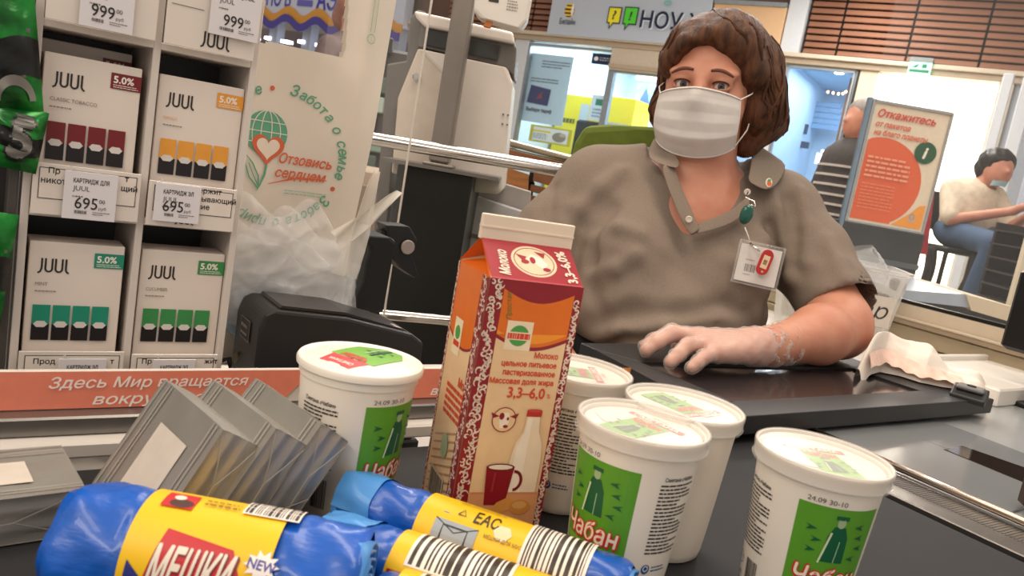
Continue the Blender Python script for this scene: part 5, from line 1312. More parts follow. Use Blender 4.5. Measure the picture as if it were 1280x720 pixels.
# ================================================================== self-service machine behind
sm = thing('self_service_machine', 'white and grey self-service machine standing on a black pedestal', 'machine', (0, 0, 0), 0)
mw = mat('machine_white', '#ddd3cb', .3, var=.02); mg = mat('machine_grey', '#6a6560', .4)
YM = 1.88
slabY([(522, 60), (634, 84), (641, 104), (628, 238), (622, 243), (551, 236), (556, 96)], YM, .22).build('front_shell', mw, sm, bevel=.008)
m = MB(); P = [aty(x, y, YM) for x, y in [(522, 60), (560, 68), (556, 236), (489, 216), (497, 122)]]
m.add([(q[0], YM+.004, q[2]) for q in P]+[(P[0][0]-.00, YM+.22, P[0][2]), (P[1][0], YM+.22, P[1][2]), (P[2][0], YM+.22, P[2][2]), (P[3][0]-.02, YM+.22, P[3][2]), (P[4][0]-.02, YM+.22, P[4][2])],
      [(0, 1, 2, 3, 4), (9, 8, 7, 6, 5), (0, 5, 6, 1), (1, 6, 7, 2), (2, 7, 8, 3), (3, 8, 9, 4), (4, 9, 5, 0)])
m.build('side_shell', mat('machine_cream', '#cfc2b4', .35), sm, bevel=.004)
slabY([(527, 30), (640, 52), (646, 60), (643, 96), (632, 84), (522, 58)], YM+.012, .2).build('grey_band', mg, sm, bevel=.003)
slabY([(533, 38), (625, 57), (622, 75), (529, 55)], YM+.004, .02).build('display_window', mat('window_dark', '#3a3a38', .12), sm)
slabY([(517, 13), (641, 40), (644, 55), (530, 33), (520, 22)], YM-.006, .22).build('white_cap', mw, sm, bevel=.006)
slabY([(521, 12), (532, 15), (524, 60), (498, 130), (489, 216), (482, 300), (478, 372), (461, 372), (472, 230), (484, 80), (508, 76), (513, 22)], YM+.03, .15).build('side_panel', mg, sm, bevel=.003)
for px, py in ((629, 143), (635, 144), (628, 155), (634, 156)):
    q = aty(px, py, YM-.001); MB().lathe([(.0022, 0), (.0022, .003)], 10, M=Matrix.Translation((q[0], YM-.0005, q[2])) @ Matrix.Rotation(PI/2, 4, 'X')).build('screw', mg, sm)
q = aty(521, 96, YM); MB().lathe([(.009, 0), (.009, .004), (.007, .007)], 20, M=Matrix.Translation((q[0], YM, q[2])) @ Matrix.Rotation(PI/2, 4, 'X')).build('lock', chrome, sm, True, 30)
a0 = aty(505, 232, YM); a1 = aty(598, 240, YM)
bx('pedestal', (a0[0]-.005, YM-.10, .002), (a1[0]-.01, YM+.2, 1.055), mat('pedestal_black', '#151716', .35), sm, .003)
MB().prism([(aty(485, 221, YM)[0], YM-.125), (aty(618, 240, YM)[0]+.01, YM-.125), (aty(618, 240, YM)[0]+.01, YM+.25), (aty(485, 221, YM)[0], YM+.25)], 1.055, 1.063, 'z').build('tray', mg, sm)
# grey pole in front of it
po = thing('grey_pole', 'tall grey square pole in front of the white machine', 'pole', (0, 0, 0), 0)
q = aty(591, 0, 1.78); q2 = aty(549, 240, 1.78)
bx('post', (q2[0]-.034, 1.775, 1.070), (q[0]+.004, 1.825, 2.3), mat('pole_grey', '#857d76', .4, .3), po, .006)
bx('base_plate', (q2[0]-.045, 1.765, 1.0632), (q[0]+.015, 1.835, 1.070), mat('pole_grey', ''), po, .002)
# raised screen housing at the top edge
hs = thing('ceiling_display', 'cream plastic display housing cut by the top edge beside the pole', 'display', (0, 0, 0), 0)
slabY([(597, -60), (672, -45), (659, 26), (650, 36), (600, 22), (592, 14)], 1.66, .06).build('housing', white_pl, hs, bevel=.006)
p = Print(lambda u, v, l: (u, 1.66-l, v), .0008, .0001); q = aty(616, 0, 1.66); p.rect(q[0]-.008, q[2]-.004, q[0]+.012, q[2]+.012, '3a3430'); q = aty(640, 8, 1.66); p.lines(q[0]-.01, q[2]-.01, q[0]+.012, q[2]+.012, 4, '8a807a'); p.build('housing_print', hs)
slabY([(612, 20), (619, 22), (612, 34), (604, 32)], 1.67, .02).build('orange_tab', pm('d9823a'), hs)
bx('mount_arm', (aty(590, 0, 1.62)[0]+.01, 1.64, 1.50), (aty(620, 0, 1.66)[0], 1.66, 1.53), mg, hs)

# ================================================================== chrome barrier rails
br = thing('barrier_rail', 'chrome two-bar barrier rail behind the carrier bag and machine', 'rail', (0, 0, 0), 0)
A_ = aty(462, 173, 1.56); B_ = aty(712, 215, 1.56)
dv = (B_-A_); A2 = A_-dv*.9; B2 = B_+dv*.10
MB().tube([tuple(A2), tuple(A_), tuple(B_), tuple(B2)], .0125, 20).build('top_bar', chrome, br, True, 40)
A_ = aty(483, 394, 1.50); B_ = aty(565, 401, 1.50); dv = B_-A_
MB().tube([tuple(A_-dv*4), tuple(A_), tuple(B_), tuple(B_+dv*3)], .0105, 16).build('lower_bar', chrome, br, True, 40)
for t_ in (-.45, 1.2):
    pt = A2+(B2-A2)*(.08 if t_ < 0 else .97); MB().tube([(pt[0], pt[1], 0), (pt[0], pt[1], pt[2])], .018, 16).build('post', chrome, br, True, 40)
# second, farther rail with wooden slat bench
b2 = thing('far_rail', 'thin double steel rail in front of the shop window', 'rail', (0, 0, 0), 0)
for (p0, p1, r_) in (((628, 176), (722, 201), .013), ((628, 185), (722, 209), .008)):
    A_ = aty(*p0, 2.9); B_ = aty(*p1, 2.75); dv = B_-A_
    MB().tube([tuple(A_-dv*.3), tuple(A_), tuple(B_), tuple(B_+dv*1.5)], r_, 12).build('bar', mat('rail_brass', '#a39a88', .25, .9), b2, True, 40)
for k in (-.25, 2.4): pt = A_+dv*k; MB().tube([(pt[0], pt[1], 0), (pt[0], pt[1], pt[2])], .014, 12).build('post', chrome, b2, True, 40)
bn = thing('slat_bench', 'wooden slatted bench end left of the cashier\'s shoulder', 'bench', (0, 0, 0), 0)
wood = mat('bench_wood', '#a06a3c', .45, var=.2, nscale=8, stretch=(2, 2, 18)); wood2 = mat('bench_wood_dark', '#7c4f32', .45, var=.2, nscale=8, stretch=(2, 2, 18))
slabY([(629, 208), (661, 218), (660, 241), (625, 230)], 2.45, .03).build('end_board', wood, bn)
for pxs in ([(668, 212), (712, 222), (706, 238), (666, 226)], [(664, 230), (708, 242), (703, 251), (662, 239)], [(664, 244), (703, 254), (698, 264), (662, 252)], [(632, 186), (716, 206), (714, 214), (630, 196)]):
    slabY(pxs, 2.48, .02).build('slat', wood2, bn)
for px, py in ((665, 219), (664, 236)): q = aty(px, py, 2.5); bx('spacer', (q[0]-.008, 2.49, q[2]-.03), (q[0]+.008, 2.52, q[2]+.02), black_m, bn)
slabY([(660, 220), (668, 224), (664, 262), (656, 262)], 2.50, .3).build('leg', black_m, bn)
q = aty(660, 262, 2.5); bx('lower_leg', (q[0]-.01, 2.5, .002), (q[0]+.02, 2.8, q[2]+.02), black_m, bn)
# grey-white neighbouring counter seen left of the carton
nc = thing('packing_table', 'pale grey packing table seen between machine and milk carton', 'table', (0, 0, 0), 0)
P = [atz(590, 236, .98), atz(668, 266, .98)]
slabY([(618, 226), (664, 240), (662, 268), (592, 245)], 2.1, .05).build('side_panel', mat('table_grey', '#a39c98', .35), nc, bevel=.003)
slabY([(588, 243), (662, 267), (700, 330), (690, 420), (560, 420)], 2.05, .04).build('front_panel', mat('table_pale', '#c9c6c8', .35), nc, bevel=.003)
slabY([(585, 290), (615, 299), (615, 304), (584, 295)], 2.045, .006).build('dark_trim', mat('pole_grey', ''), nc)
q = aty(600, 420, 2.05); bx('leg', (q[0], 2.06, 0), (q[0]+.04, 2.1, q[2]+.05), mat('pole_grey', ''), nc)
# beige cupboard low behind the pedestal
cu = thing('beige_cupboard', 'beige cupboard low behind the black pedestal', 'cupboard', (0, 0, 0), 0)
q = aty(470, 380, 2.3); bx('cupboard_body', (-1.3, 2.35, .0), (-.12, 2.7, 1.0), mat('cupboard_beige', '#b6a18e', .4), cu, .004)
bx('door', (-1.28, 2.335, .05), (-.72, 2.35, .96), mat('cupboard_door', '#8f7c6a', .4), cu, .003); bx('door', (-.70, 2.335, .05), (-.14, 2.35, .96), mat('cupboard_door', ''), cu, .003)
# clear screen edge standing at the rail
sc = thing('clear_screen', 'clear plastic screen with pale edges behind the carrier bag', 'screen', (0, 0, 0), 0)
q0 = aty(533, 0, 1.35); q1 = aty(487, 385, 1.35)
sc_m = clear('screen_clear', '#f2f4f4', .03, .05)
xe = float((q0[0]+q1[0])/2)
bx('pane', (xe-.16, 1.352, .80), (xe, 1.355, 1.62), sc_m, sc); bx('edge_strip', (xe-.0015, 1.350, .80), (xe+.0012, 1.357, 1.62), mat('edge_pale', '#cfc6ba', .3), sc)
bx('foot', (xe-.03, 1.32, .0), (xe, 1.39, .80), mat('pole_grey', ''), sc)
# ================================================================== the cashier
skin = mat('skin', '#c98e74', .48, var=.10, nscale=26, sub=.12, bump=.12, bscale=320, col2='#bd7a62', thr=(.35, .75))
shirt_m = mat('polo_cloth', '#84766a', .85, var=.10, nscale=500, bump=.25, bscale=1100, spec=.2)
hair_m = mat('hair_brown', '#3b2216', .5, nscale=24, stretch=(4, 4, .4), bump=1.0, bscale=85, col2='#744a2e', thr=(.35, .85), spec=.35)
PO = (.27, 1.45, 0)
cs = thing('person', 'cashier in grey polo shirt and white mask, gloved hand on the black desk panel', 'person', PO)
HC = np.array([.275, 1.432, 1.278]); HY = rad(-21)       # head centre and turn
HR = rotm(HY, rad(3), rad(-3))                               # columns: right, back, up of the head
def hp_(x, y, z): return HC + HR @ np.array([x, y, z])
Gx = axis((-.04, .165, .0055), (.165, .385, .0026), (.385, .66, .0055))
Gy = axis((.965, 1.17, .0028), (1.17, 1.32, .005), (1.32, 1.44, .0026), (1.44, 1.62, .006))
Gz = axis((.735, .872, .0065), (.872, .945, .0027), (.945, 1.13, .006), (1.13, 1.345, .0026), (1.345, 1.42, .005))
B = Field(Gx, Gy, Gz)
def head_e(c, r, k=.02, op='u', tilt=None): B.ell(hp_(*c), r, k, op, HR if tilt is None else HR @ tilt, .03)
head_e((0, .012, .035), (.074, .092, .080), .01)
head_e((0, -.012, -.010), (.066, .076, .088), .03)
head_e((0, -.022, -.062), (.052, .060, .048), .03)        # jaw
head_e((0, -.052, -.092), (.026, .026, .020), .025)       # chin
head_e((0, -.012, -.104), (.052, .050, .030), .03)        # soft underchin
for s in (-1, 1):
    head_e((s*.040, -.055, -.030), (.026, .024, .028), .025)  # cheeks
    head_e((s*.031, -.088, .006), (.019, .014, .0125), .014, 's')   # eye sockets
    head_e((s*.031, -.074, .024), (.026, .016, .008), .014)   # brow ridge
    head_e((s*.071, .010, -.012), (.010, .018, .030), .01)    # ears
B.cap(hp_(0, -.082, .014), hp_(0, -.104, -.026), .0085, .0125, .012)
for s in (-1, 1): head_e((s*.011, -.094, -.030), (.009, .010, .008), .008)
head_e((0, -.090, -.056), (.022, .010, .006), .006); head_e((0, -.088, -.066), (.020, .010, .006), .006); head_e((0, -.0975, -.061), (.024, .004, .0012), .003, 's')
# eyelids round the eyeballs
EYE_C = [hp_(s*.031, -.0735, .004) for s in (-1, 1)]
for s, e in zip((-1, 1), EYE_C):
    for k in range(8):
        a0, a1 = PI*k/8, PI*(k+1)/8
        def lid(a, up): x = .0158*math.cos(a); z = (.0082 if up else -.0066)*math.sin(a); y = -math.sqrt(max(0, .0136**2-min(x*x, .0130**2)*.9))-.0008; return e + HR @ np.array([x, y+.0003, z])
        B.cap(lid(a0, 1), lid(a1, 1), .0021, .0021, .003); B.cap(lid(a0, 0), lid(a1, 0), .0017, .0017, .004)
    B.cap(e+HR@np.array([-.014*1, -.008, .011]), e+HR@np.array([.014, -.008, .011]), .004, .004, .010)
# neck and chest
B.cap(hp_(0, .018, -.070), (.285, 1.475, 1.095), .056, .066, .03)
B.cap((.285, 1.418, 1.130), (.292, 1.402, 1.08), .040, .040, .05)
B.ell((.272, 1.455, 1.040), (.165, .100, .095), .05)
B.cap((.12, 1.475, 1.085), (.445, 1.475, 1.100), .050, .050, .05)
B.cap((.275, 1.455, 1.02), (.27, 1.44, .90), .13, .14, .05)
# her left arm (on the right of the photo), lying on the desk
SH, EL, WR = np.array([.474, 1.455, 1.080]), np.array([.524, 1.300, .952]), np.array([.3765, 1.130, .9135])
B.cap(SH, EL, .047, .048, .03)
B.ell((.534, 1.285, .935), (.040, .042, .042), .03)
B.cap((.524, 1.275, .933), (.470, 1.210, .930), .046, .043, .02); B.cap((.470, 1.210, .930), WR, .043, .026, .02)
# hand, palm down
def hand(Fd, pts_r=0):
    kn = [(.262, 1.098, .914), (.259, 1.075, .9165), (.266, 1.052, .914), (.278, 1.034, .909)]     # index .. little knuckles
    rr = [.0095, .0098, .0092, .0083]
    tips = [((.225, 1.085, .917), (.203, 1.073, .905), (.190, 1.066, .895)),
            ((.222, 1.060, .918), (.201, 1.048, .905), (.188, 1.040, .8945)),
            ((.236, 1.026, .914), (.222, 1.008, .902), (.213, .998, .8935)),
            ((.258, 1.012, .906), (.247, 1.000, .899), (.239, .992, .8925))]
    e = pts_r
    Fd.cap(WR, (.345, 1.100, .914), .026+e, .027+e, .015)
    for k, t_, r_ in zip(kn, tips, rr):
        w_ = np.array((.345, 1.100, .913)); kk = np.array(k); m_ = w_+(kk-w_)*.25+np.array([0, (kk[1]-1.068)*.3, 0])
        Fd.cap(m_, kk, .0175+e, .0125+e, .012)
        P = [kk]+[np.array(q) for q in t_]
        for i, (ra, rb) in enumerate(((r_+.0012, r_), (r_, r_-.0008), (r_-.0008, r_-.0016))): Fd.cap(P[i], P[i+1], ra+e, rb+e, .004)
    Fd.cap((.330, 1.112, .908), (.292, 1.128, .905), .017+e, .013+e, .012); Fd.cap((.292, 1.128, .905), (.262, 1.122, .899), .0115+e, .0105+e, .006); Fd.cap((.262, 1.122, .899), (.243, 1.112, .895), .0105+e, .0085+e, .004)
hand(B)
# her right arm, going down beside the body
B.cap((.095, 1.470, 1.070), (.020, 1.400, .925), .048, .045, .03)
B.cap((.020, 1.400, .925), (.070, 1.270, .835), .043, .030, .02); B.cap((.070, 1.270, .835), (.092, 1.225, .812), .030, .026, .02)
B.cap((.092, 1.225, .812), (.125, 1.185, .792), .028, .026, .015)
for k, (x_, y_) in enumerate(((.150, 1.188), (.146, 1.168), (.136, 1.150), (.120, 1.140))):      # her right hand lies on her lap
    B.cap((.118+.006*(1-k), 1.182-.006*k, .794), (x_, y_, .790), .015, .0105, .008); B.cap((x_, y_, .790), (x_+.026-.004*k, y_-.020-.002*k, .774), .0102, .0085, .004); B.cap((x_+.026-.004*k, y_-.020-.002*k, .774), (x_+.036-.004*k, y_-.036-.002*k, .762), .0085, .0072, .004)
B.cap((.108, 1.210, .800), (.140, 1.212, .788), .014, .0105, .01); B.cap((.140, 1.212, .788), (.160, 1.202, .776), .0105, .0085, .004)
B.half((0, 0, .885), (0, 0, -1), 's', .002, (.178, .9, .86), (.66, 1.2, .90))
body = B.mesh('body', skin, cs, PO, 2)

# shirt
Sx = axis((-.06, .66, .0052)); Sy = axis((1.16, 1.60, .0052)); Sz = axis((.835, 1.20, .0052))
T = Field(Sx, Sy, Sz)
T.ell((.272, 1.455, 1.036), (.185, .115, .106), .03)
T.cap(hp_(0, .018, -.070), (.285, 1.475, 1.095), .062, .073, .03); T.ell((.272, 1.455, 1.040), (.172, .107, .102), .05)
T.cap((.12, 1.475, 1.085), (.445, 1.475, 1.100), .0565, .0565, .05); T.cap((.275, 1.425, 1.125), (.280, 1.41, 1.07), .048, .048, .05)
T.cap((.125, 1.475, 1.082), (.445, 1.475, 1.096), .056, .057, .05)
for s in (-1, 1): T.ell((.268+s*.078, 1.372, .985), (.082, .092, .078), .04)
T.ell((.265, 1.415, .900), (.178, .150, .110), .06)
T.ell((.262, 1.345, .880), (.150, .115, .075), .05)
T.cap((.13, 1.475, 1.10), (.215, 1.478, 1.135), .036, .040, .04); T.cap((.445, 1.475, 1.112), (.345, 1.478, 1.145), .036, .040, .04)
# sleeves
T.cap((.120, 1.472, 1.080), (.060, 1.440, .995), .062, .064, .045); T.cap((.060, 1.440, .995), (.018, 1.400, .920), .064, .066, .03)
T.cap((.455, 1.465, 1.090), (.500, 1.412, 1.035), .060, .062, .045); T.cap((.500, 1.412, 1.035), (.530, 1.325, .970), .063, .066, .03)
# folds: ridges and grooves laid along the cloth
def on(px, py, off=0.0):
    d = ray(px, py); return T.hit(EYE, d/np.linalg.norm(d), 1.05, 1.75, off)
def fold(pts, r, k, op='u', dep=0.0):
    P = [on(*p) for p in pts]; P = [p for p in P if p is not None]
    for i in range(len(P)-1):
        n = ray(640, 400); n = n/np.linalg.norm(n); T.cap(P[i]+n*dep, P[i+1]+n*dep, r, r, k, op, .03)
fold([(955, 395), (968, 360), (972, 320), (962, 280)], .006, .022, 's', -.002)      # armpit, right
fold([(985, 385), (992, 350), (985, 300), (970, 262), (962, 240)], .007, .020)
fold([(742, 380), (738, 330), (742, 295), (765, 258)], .006, .022, 's', -.002)      # armpit, left
fold([(700, 300), (722, 262), (752, 235), (775, 215)], .007, .022)
fold([(745, 345), (770, 335), (795, 318)], .006, .02, 'u', .001)
fold([(745, 300), (775, 285), (800, 292)], .006, .02, 'u', .001)
fold([(735, 405), (790, 392), (850, 396), (920, 385)], .009, .030, 's', -.006)
fold([(735, 432), (775, 415), (830, 412), (900, 400), (950, 392)], .007, .024, 'u', .001)
fold([(740, 452), (785, 438), (830, 432)], .006, .022, 'u', .001)
fold([(735, 440), (780, 428), (840, 424), (900, 410)], .005, .018, 's', -.002)
fold([(1000, 240), (1012, 285), (1010, 330)], .006, .022, 'u', .002)
fold([(985, 250), (990, 290), (986, 330)], .005, .018, 's', -.002)
fold([(1035, 300), (1050, 330), (1060, 350)], .006, .022, 'u', .002)
fold([(880, 300), (920, 285), (935, 262)], .005, .02, 'u', .001)
fold([(955, 300), (930, 330), (925, 375)], .006, .024, 'u', .001)
fold([(690, 235), (683, 265), (690, 300)], .005, .02, 's', -.002)
# fine unevenness of the knit
X_, Y_, Z_ = T.x[:, None, None], T.y[None, :, None], T.z[None, None, :]
T.f += (.0011*np.sin(X_*62+Z_*48+2*np.sin(Z_*31))*np.sin(Y_*40+Z_*55)).astype(np.float32)
body_in = Field(Sx, Sy, Sz)   # hollow the openings round neck and arms
T.cap((.5245, 1.350, .990), (.560, 1.255, .930), .0535, .058, .002, 's')
T.half((.5365, 1.312, .968), np.array([.25, -.70, -.67]), 's', .003, (.44, 1.16, .83), (.66, 1.42, 1.03))
T.half((0, 0, .840), (0, 0, -1))
T.half((.285, 1.455, 1.158), (0, -.30, .95), 's', .004, (.195, 1.36, 1.10), (.375, 1.58, 1.25))
# V-shaped placket opening cut down to the chest
vb = aty(866, 284, 1.30); vl = aty(838, 190, 1.36); vr = aty(942, 170, 1.38)
def Vcut():
    sl, X, Y, Z = T.win((.15, 1.20, 1.03), (.42, 1.47, 1.20))
    d = np.full(np.broadcast_shapes(X.shape, Y.shape, Z.shape), -9., np.float32)
    def plane(a, b, s): # vertical plane through a-b in the xz view
        n = np.array([b[2]-a[2], -(b[0]-a[0])]); n = n/np.linalg.norm(n)*s
        return ((X-a[0])*n[0]+(Z-a[2])*n[1])
    def plane(a, b, s):  # plane through the seeing point and two points of the opening's edge
        n = np.cross(a-EYE, b-EYE); n = n/np.linalg.norm(n)*s
        return (X-EYE[0])*n[0]+(Y-EYE[1])*n[1]+(Z-EYE[2])*n[2]
    pr = aty(936, 262, 1.32)
    d = np.maximum(plane(vb, vl, 1), plane(vr, pr, 1)); d = np.maximum(d, plane(pr, vb, 1))
    d = np.maximum(d, (Y-1.45)*1.0)+0*X
    a = T.f[sl]; a[...] = np.maximum(a, -(d.astype(np.float32)))
Vcut()
shirt = T.mesh('polo_shirt', shirt_m, cs, PO, 2)
# hems and seams of the sleeve
m = MB()
hc, hn = np.array([.5330, 1.321, .9735]), np.array([.25, -.70, -.67]); hn /= np.linalg.norm(hn)
u_ = np.cross(hn, [0, 0, 1]); u_ /= np.linalg.norm(u_); v_ = np.cross(hn, u_)
# collar: two folded wings and a band
def ribbon(name, lo, up, parent, th=.0022, m_=None):
    n = len(lo); m = MB(); v = []; f = []
    for a, b in zip(lo, up):
        a, b = np.array(a), np.array(b)
        for t in (0, .33, .66, 1): v.append(a+(b-a)*t)
    for i in range(n-1):
        for j in range(3): f.append((i*4+j, i*4+j+1, (i+1)*4+j+1, (i+1)*4+j))
    o = m.add([q-np.array(PO) for q in v], f).build(name, m_ or shirt_m, parent, True, tri_fix=False)
    md = o.modifiers.new('solid', 'SOLIDIFY'); md.thickness = th; md.offset = 0
    sb = o.modifiers.new('sub', 'SUBSURF'); sb.levels = 1; sb.render_levels = 1
    return o
fr = (_f/np.linalg.norm(_f))
def P_(x, y, Y): return np.array(aty(x, y, Y))
# left wing (photo left)
ribbon('collar_wing', [P_(820, 168, 1.425), P_(811, 184, 1.395), P_(808, 200, 1.368), P_(828, 207, 1.340), P_(849, 211, 1.328)],
       [P_(842, 158, 1.445), P_(838, 170, 1.415), P_(838, 182, 1.392), P_(843, 192, 1.368), P_(850, 203, 1.345)], cs)
ribbon('collar_wing', [P_(985, 205, 1.445), P_(980, 222, 1.405), P_(965, 240, 1.368), P_(950, 236, 1.352), P_(938, 228, 1.345)],
       [P_(942, 176, 1.455), P_(940, 190, 1.425), P_(938, 204, 1.398), P_(937, 214, 1.372), P_(935, 224, 1.352)], cs)
rg = [(.285+.072*math.cos(a), 1.478+.072*math.sin(a)) for a in [rad(-35+250*i/12) for i in range(13)]]
ribbon('collar_band', [(x*1.0+(x-.285)*.28, y+(y-1.478)*.25, 1.140) for x, y in rg], [(x, y, 1.176) for x, y in rg], cs)
# placket strips beside the opening
ribbon('placket', [P_(826, 206, 1.338), P_(832, 228, 1.322), P_(842, 254, 1.307), P_(853, 280, 1.293), P_(864, 296, 1.287)],
       [P_(843, 203, 1.347), P_(848, 224, 1.334), P_(857, 246, 1.320), P_(867, 268, 1.306), P_(876, 288, 1.290)], cs)
ribbon('placket', [P_(866, 294, 1.288), P_(893, 288, 1.295), P_(918, 279, 1.302), P_(938, 262, 1.312)],
       [P_(870, 280, 1.300), P_(895, 271, 1.308), P_(918, 262, 1.318), P_(938, 240, 1.335)], cs)
for (x, y, Y) in ((861, 274, 1.291), (934, 240, 1.330)):
    q = P_(x, y, Y)-np.array(PO); MB().lathe([(.0055, 0), (.0055, .001), (.0045, .0018), (.003, .0012), (.0001, .0012)], 20, close=False, M=Matrix.Translation(tuple(q)) @ Matrix.Rotation(PI/2, 4, 'X')).build('button', mat('button_pearl', '#d8cdbf', .25), cs, True, 40)
p = Print(lambda u, v, l: tuple(P_(960, 228, 1.375)-np.array(PO)+np.array([u*.95, -.004-l-abs(u)*.0+v*.35-u*.30, v])), .001, .0003)
p.poly([(.0055*math.cos(a)*1.0, .0075*math.sin(a)) for a in [2*PI*k/20 for k in range(20)]], 'e8e0d4'); p.ell(.0008, -.0018, .0038, .0042, 'e0612f', 14); p.poly([(-.0035, .001), (-.001, .006), (.003, .0055), (.003, .002)], '4f9a5a')
p.build('emblem_pin', cs)

# eyes, brows, lashes
eye_w = mat('eye_white', '#d9cfc6', .2, var=0); iris_m = mat('iris', '#49545a', .2, var=.25, nscale=900); pup = mat('pupil', '#08080a', .08, var=0)
for s, e in zip((-1, 1), EYE_C):
    q = e-np.array(PO); look = Vector(tuple(EYE-e)).normalized(); Mx = Matrix.Translation(tuple(q)) @ look.to_track_quat('Z', 'Y').to_matrix().to_4x4()
    pr = lambda a0, a1, n=8: [(.0127*math.sin(a0+(a1-a0)*i/n), .0127*math.cos(a0+(a1-a0)*i/n)) for i in range(n+1)]
    m = MB(); m.mi = 0; m.lathe(pr(rad(27), rad(178), 16), 32, close=False, M=Mx)
    m.mi = 1; m.lathe([(.0001, .01255)]+pr(rad(10), rad(27), 4)[0:], 32, close=False, M=Mx); m.mi = 2; m.lathe([(.0001, .0127), (.0012, .01268), (.00235, .0125)], 20, close=False, M=Mx)
    m.build('eye', [eye_w, iris_m, pup], cs, True, tri_fix=False)
def hit_head(x, z, off=.0006):
    o = hp_(x, -.16, z); d = HR @ np.array([0, 1, 0]); p_ = B.hit(o, d, .02, .13, off, 260); return p_
brow = mat('brow_hair', '#6b4232', .7, bump=.4, bscale=700); lash = mat('lash', '#1f1512', .6)
for s in (-1, 1):
    pts = []
    for i in range(9):
        t = i/8; x = s*(.014+.036*t); z = .0205+.0085*math.sin(PI*(.25+.55*t))-.006*t*t; q = hit_head(x, z, .0004)
        if q is not None: pts.append(tuple(q-np.array(PO)))
    if len(pts) > 3: MB().tube(pts, [.0012+.0018*math.sin(PI*min(1, (i+1.2)/(len(pts)+.5)))**.7 for i in range(len(pts))], 8, sx=1).build('eyebrow', brow, cs, True)
for s, e in zip((-1, 1), EYE_C):
    pts = [tuple(e-np.array(PO)+HR@np.array([.0148*math.cos(PI*(.06+.88*k/10)), -math.sqrt(max(0, .0136**2-(.0128*math.cos(PI*(.06+.88*k/10)))**2))-.0030,   .0066*math.sin(PI*(.06+.88*k/10))+.0002])) for k in range(11)]
    MB().tube(pts, .0012, 6).build('eyelash', lash, cs, True)

# hair
H = Field.uni((.155, 1.30, 1.13), (.425, 1.60, 1.44), .0033)
def he(c, r, k=.02, op='u'): H.ell(hp_(*c), r, k, op, HR, .03)
he((.008, .022, .048), (.083, .098, .084), .01)
he((.010, -.022, .082), (.068, .060, .042), .03)            # raised top
for s, x0 in ((-1, -.072), (1, .074)):
    rr_ = .021 if s < 0 else .030
    H.cap(hp_(x0, .002, .050), hp_(x0*(1.10 if s > 0 else 1.0), .006, -.030), rr_, rr_, .03)
    H.cap(hp_(x0*(1.10 if s > 0 else 1.0), .006, -.030), hp_(x0*.98, .012, -.052 if s < 0 else -.082), rr_, .016 if s < 0 else .022, .03)
H.cap(hp_(.082, .020, .020), hp_(.100, .030, -.028), .034, .032, .03)
he((.014, .062, -.015), (.080, .052, .085), .03)
H.cap(hp_(.050, -.050, .078), hp_(.074, -.030, .030), .026, .020, .02); H.cap(hp_(-.045, -.052, .078), hp_(-.066, -.040, .030), .022, .016, .02)
H.cap(hp_(.020, -.070, .086), hp_(-.030, -.076, .066), .015, .013, .02); H.cap(hp_(-.030, -.076, .066), hp_(-.062, -.052, .040), .013, .011, .02); H.cap(hp_(.020, -.070, .088), hp_(.056, -.060, .066), .016, .012, .015); H.cap(hp_(.056, -.060, .066), hp_(.074, -.044, .030), .013, .016, .015); H.cap(hp_(.030, -.015, .108), hp_(.095, .0, .055), .016, .020, .02); H.cap(hp_(.100, -.01, .03), hp_(.108, .005, -.02), .016, .014, .015)
# face opening
he((-.006, -.104, -.004), (.057, .085, .072), .012, 's'); he((0, -.110, -.075), (.062, .100, .050), .012, 's')
# strands: streaks flowing down from the crown
X_, Y_, Z_ = H.x[:, None, None], H.y[None, :, None], H.z[None, None, :]
lx = (X_-HC[0])*HR[0, 0]+(Y_-HC[1])*HR[1, 0]; ly = (X_-HC[0])*HR[0, 1]+(Y_-HC[1])*HR[1, 1]; lz = Z_-HC[2]
az = np.arctan2(lx-.01, -ly+.02+0*lx); low = np.clip((.085-lz)/.05, 0, 1); sweep = lx*1.0+ly*.25
st_ = low*np.sin(az*26+lz*28+2*np.sin(lz*40+az*3))*.0016+low*np.sin(az*57-lz*50)*.0008+(1-low)*(np.sin(ly*210+lx*95+3*np.sin(lx*40))*.0014+np.sin(ly*420+lx*160)*.0006)
st_ += (.0050*np.sin(az*4+lz*30)+.0025*np.sin(az*9-lz*48))*low
H.f += st_.astype(np.float32)
hair = H.mesh('hair', hair_m, cs, PO, 1)
# loose locks over it
rl = random.Random(9); m = MB()
for k in range(150):
    a = rad(rl.uniform(-150, 150)); z0 = rl.uniform(.02, .10)
    d = np.array([math.sin(a), -math.cos(a), 0]); pts = []
    for i in range(7):
        t = i/6; aa = a+.25*t*math.sin(k); zz = z0-t*rl.uniform(.085, .10)
        d = np.array([math.sin(aa), -math.cos(aa), 0]); o = hp_(0, .01, zz)+HR@(d*.16); dd = -(HR@d)
        q = H.hit(o, dd, 0, .12, .0012, 90)
        if q is None or (abs(aa) < rad(58) and zz < .055): break
        pts.append(tuple(q-np.array(PO)))
    if len(pts) >= 4: m.tube(pts, [.0008+.0030*math.sin(PI*(i+.6)/(len(pts)+.2))**.8 for i in range(len(pts))], 5, sx=.6)
for k in range(110):        # fringe and top, swept from the parting
    x0 = -.050+.100*rl.random(); pts = []
    for i in range(8):
        t = i/7; xx = x0+(.050*t if x0 > -.03 else -.03*t); yy = .03-.110*t; 
        q = H.hit(hp_(xx, yy, .20), -(HR@np.array([0, 0, 1])), 0, .16, .0012, 110)
        if q is None: break
        pts.append(tuple(q-np.array(PO)))
    if len(pts) >= 4: m.tube(pts, [.0007+.0028*math.sin(PI*(i+.6)/(len(pts)+.2))**.8 for i in range(len(pts))], 5, sx=.6)
m.build('hair_lock', hair_m, hair, True)['kind'] = 'stuff'
hair.children[0].location = (0, 0, 0)

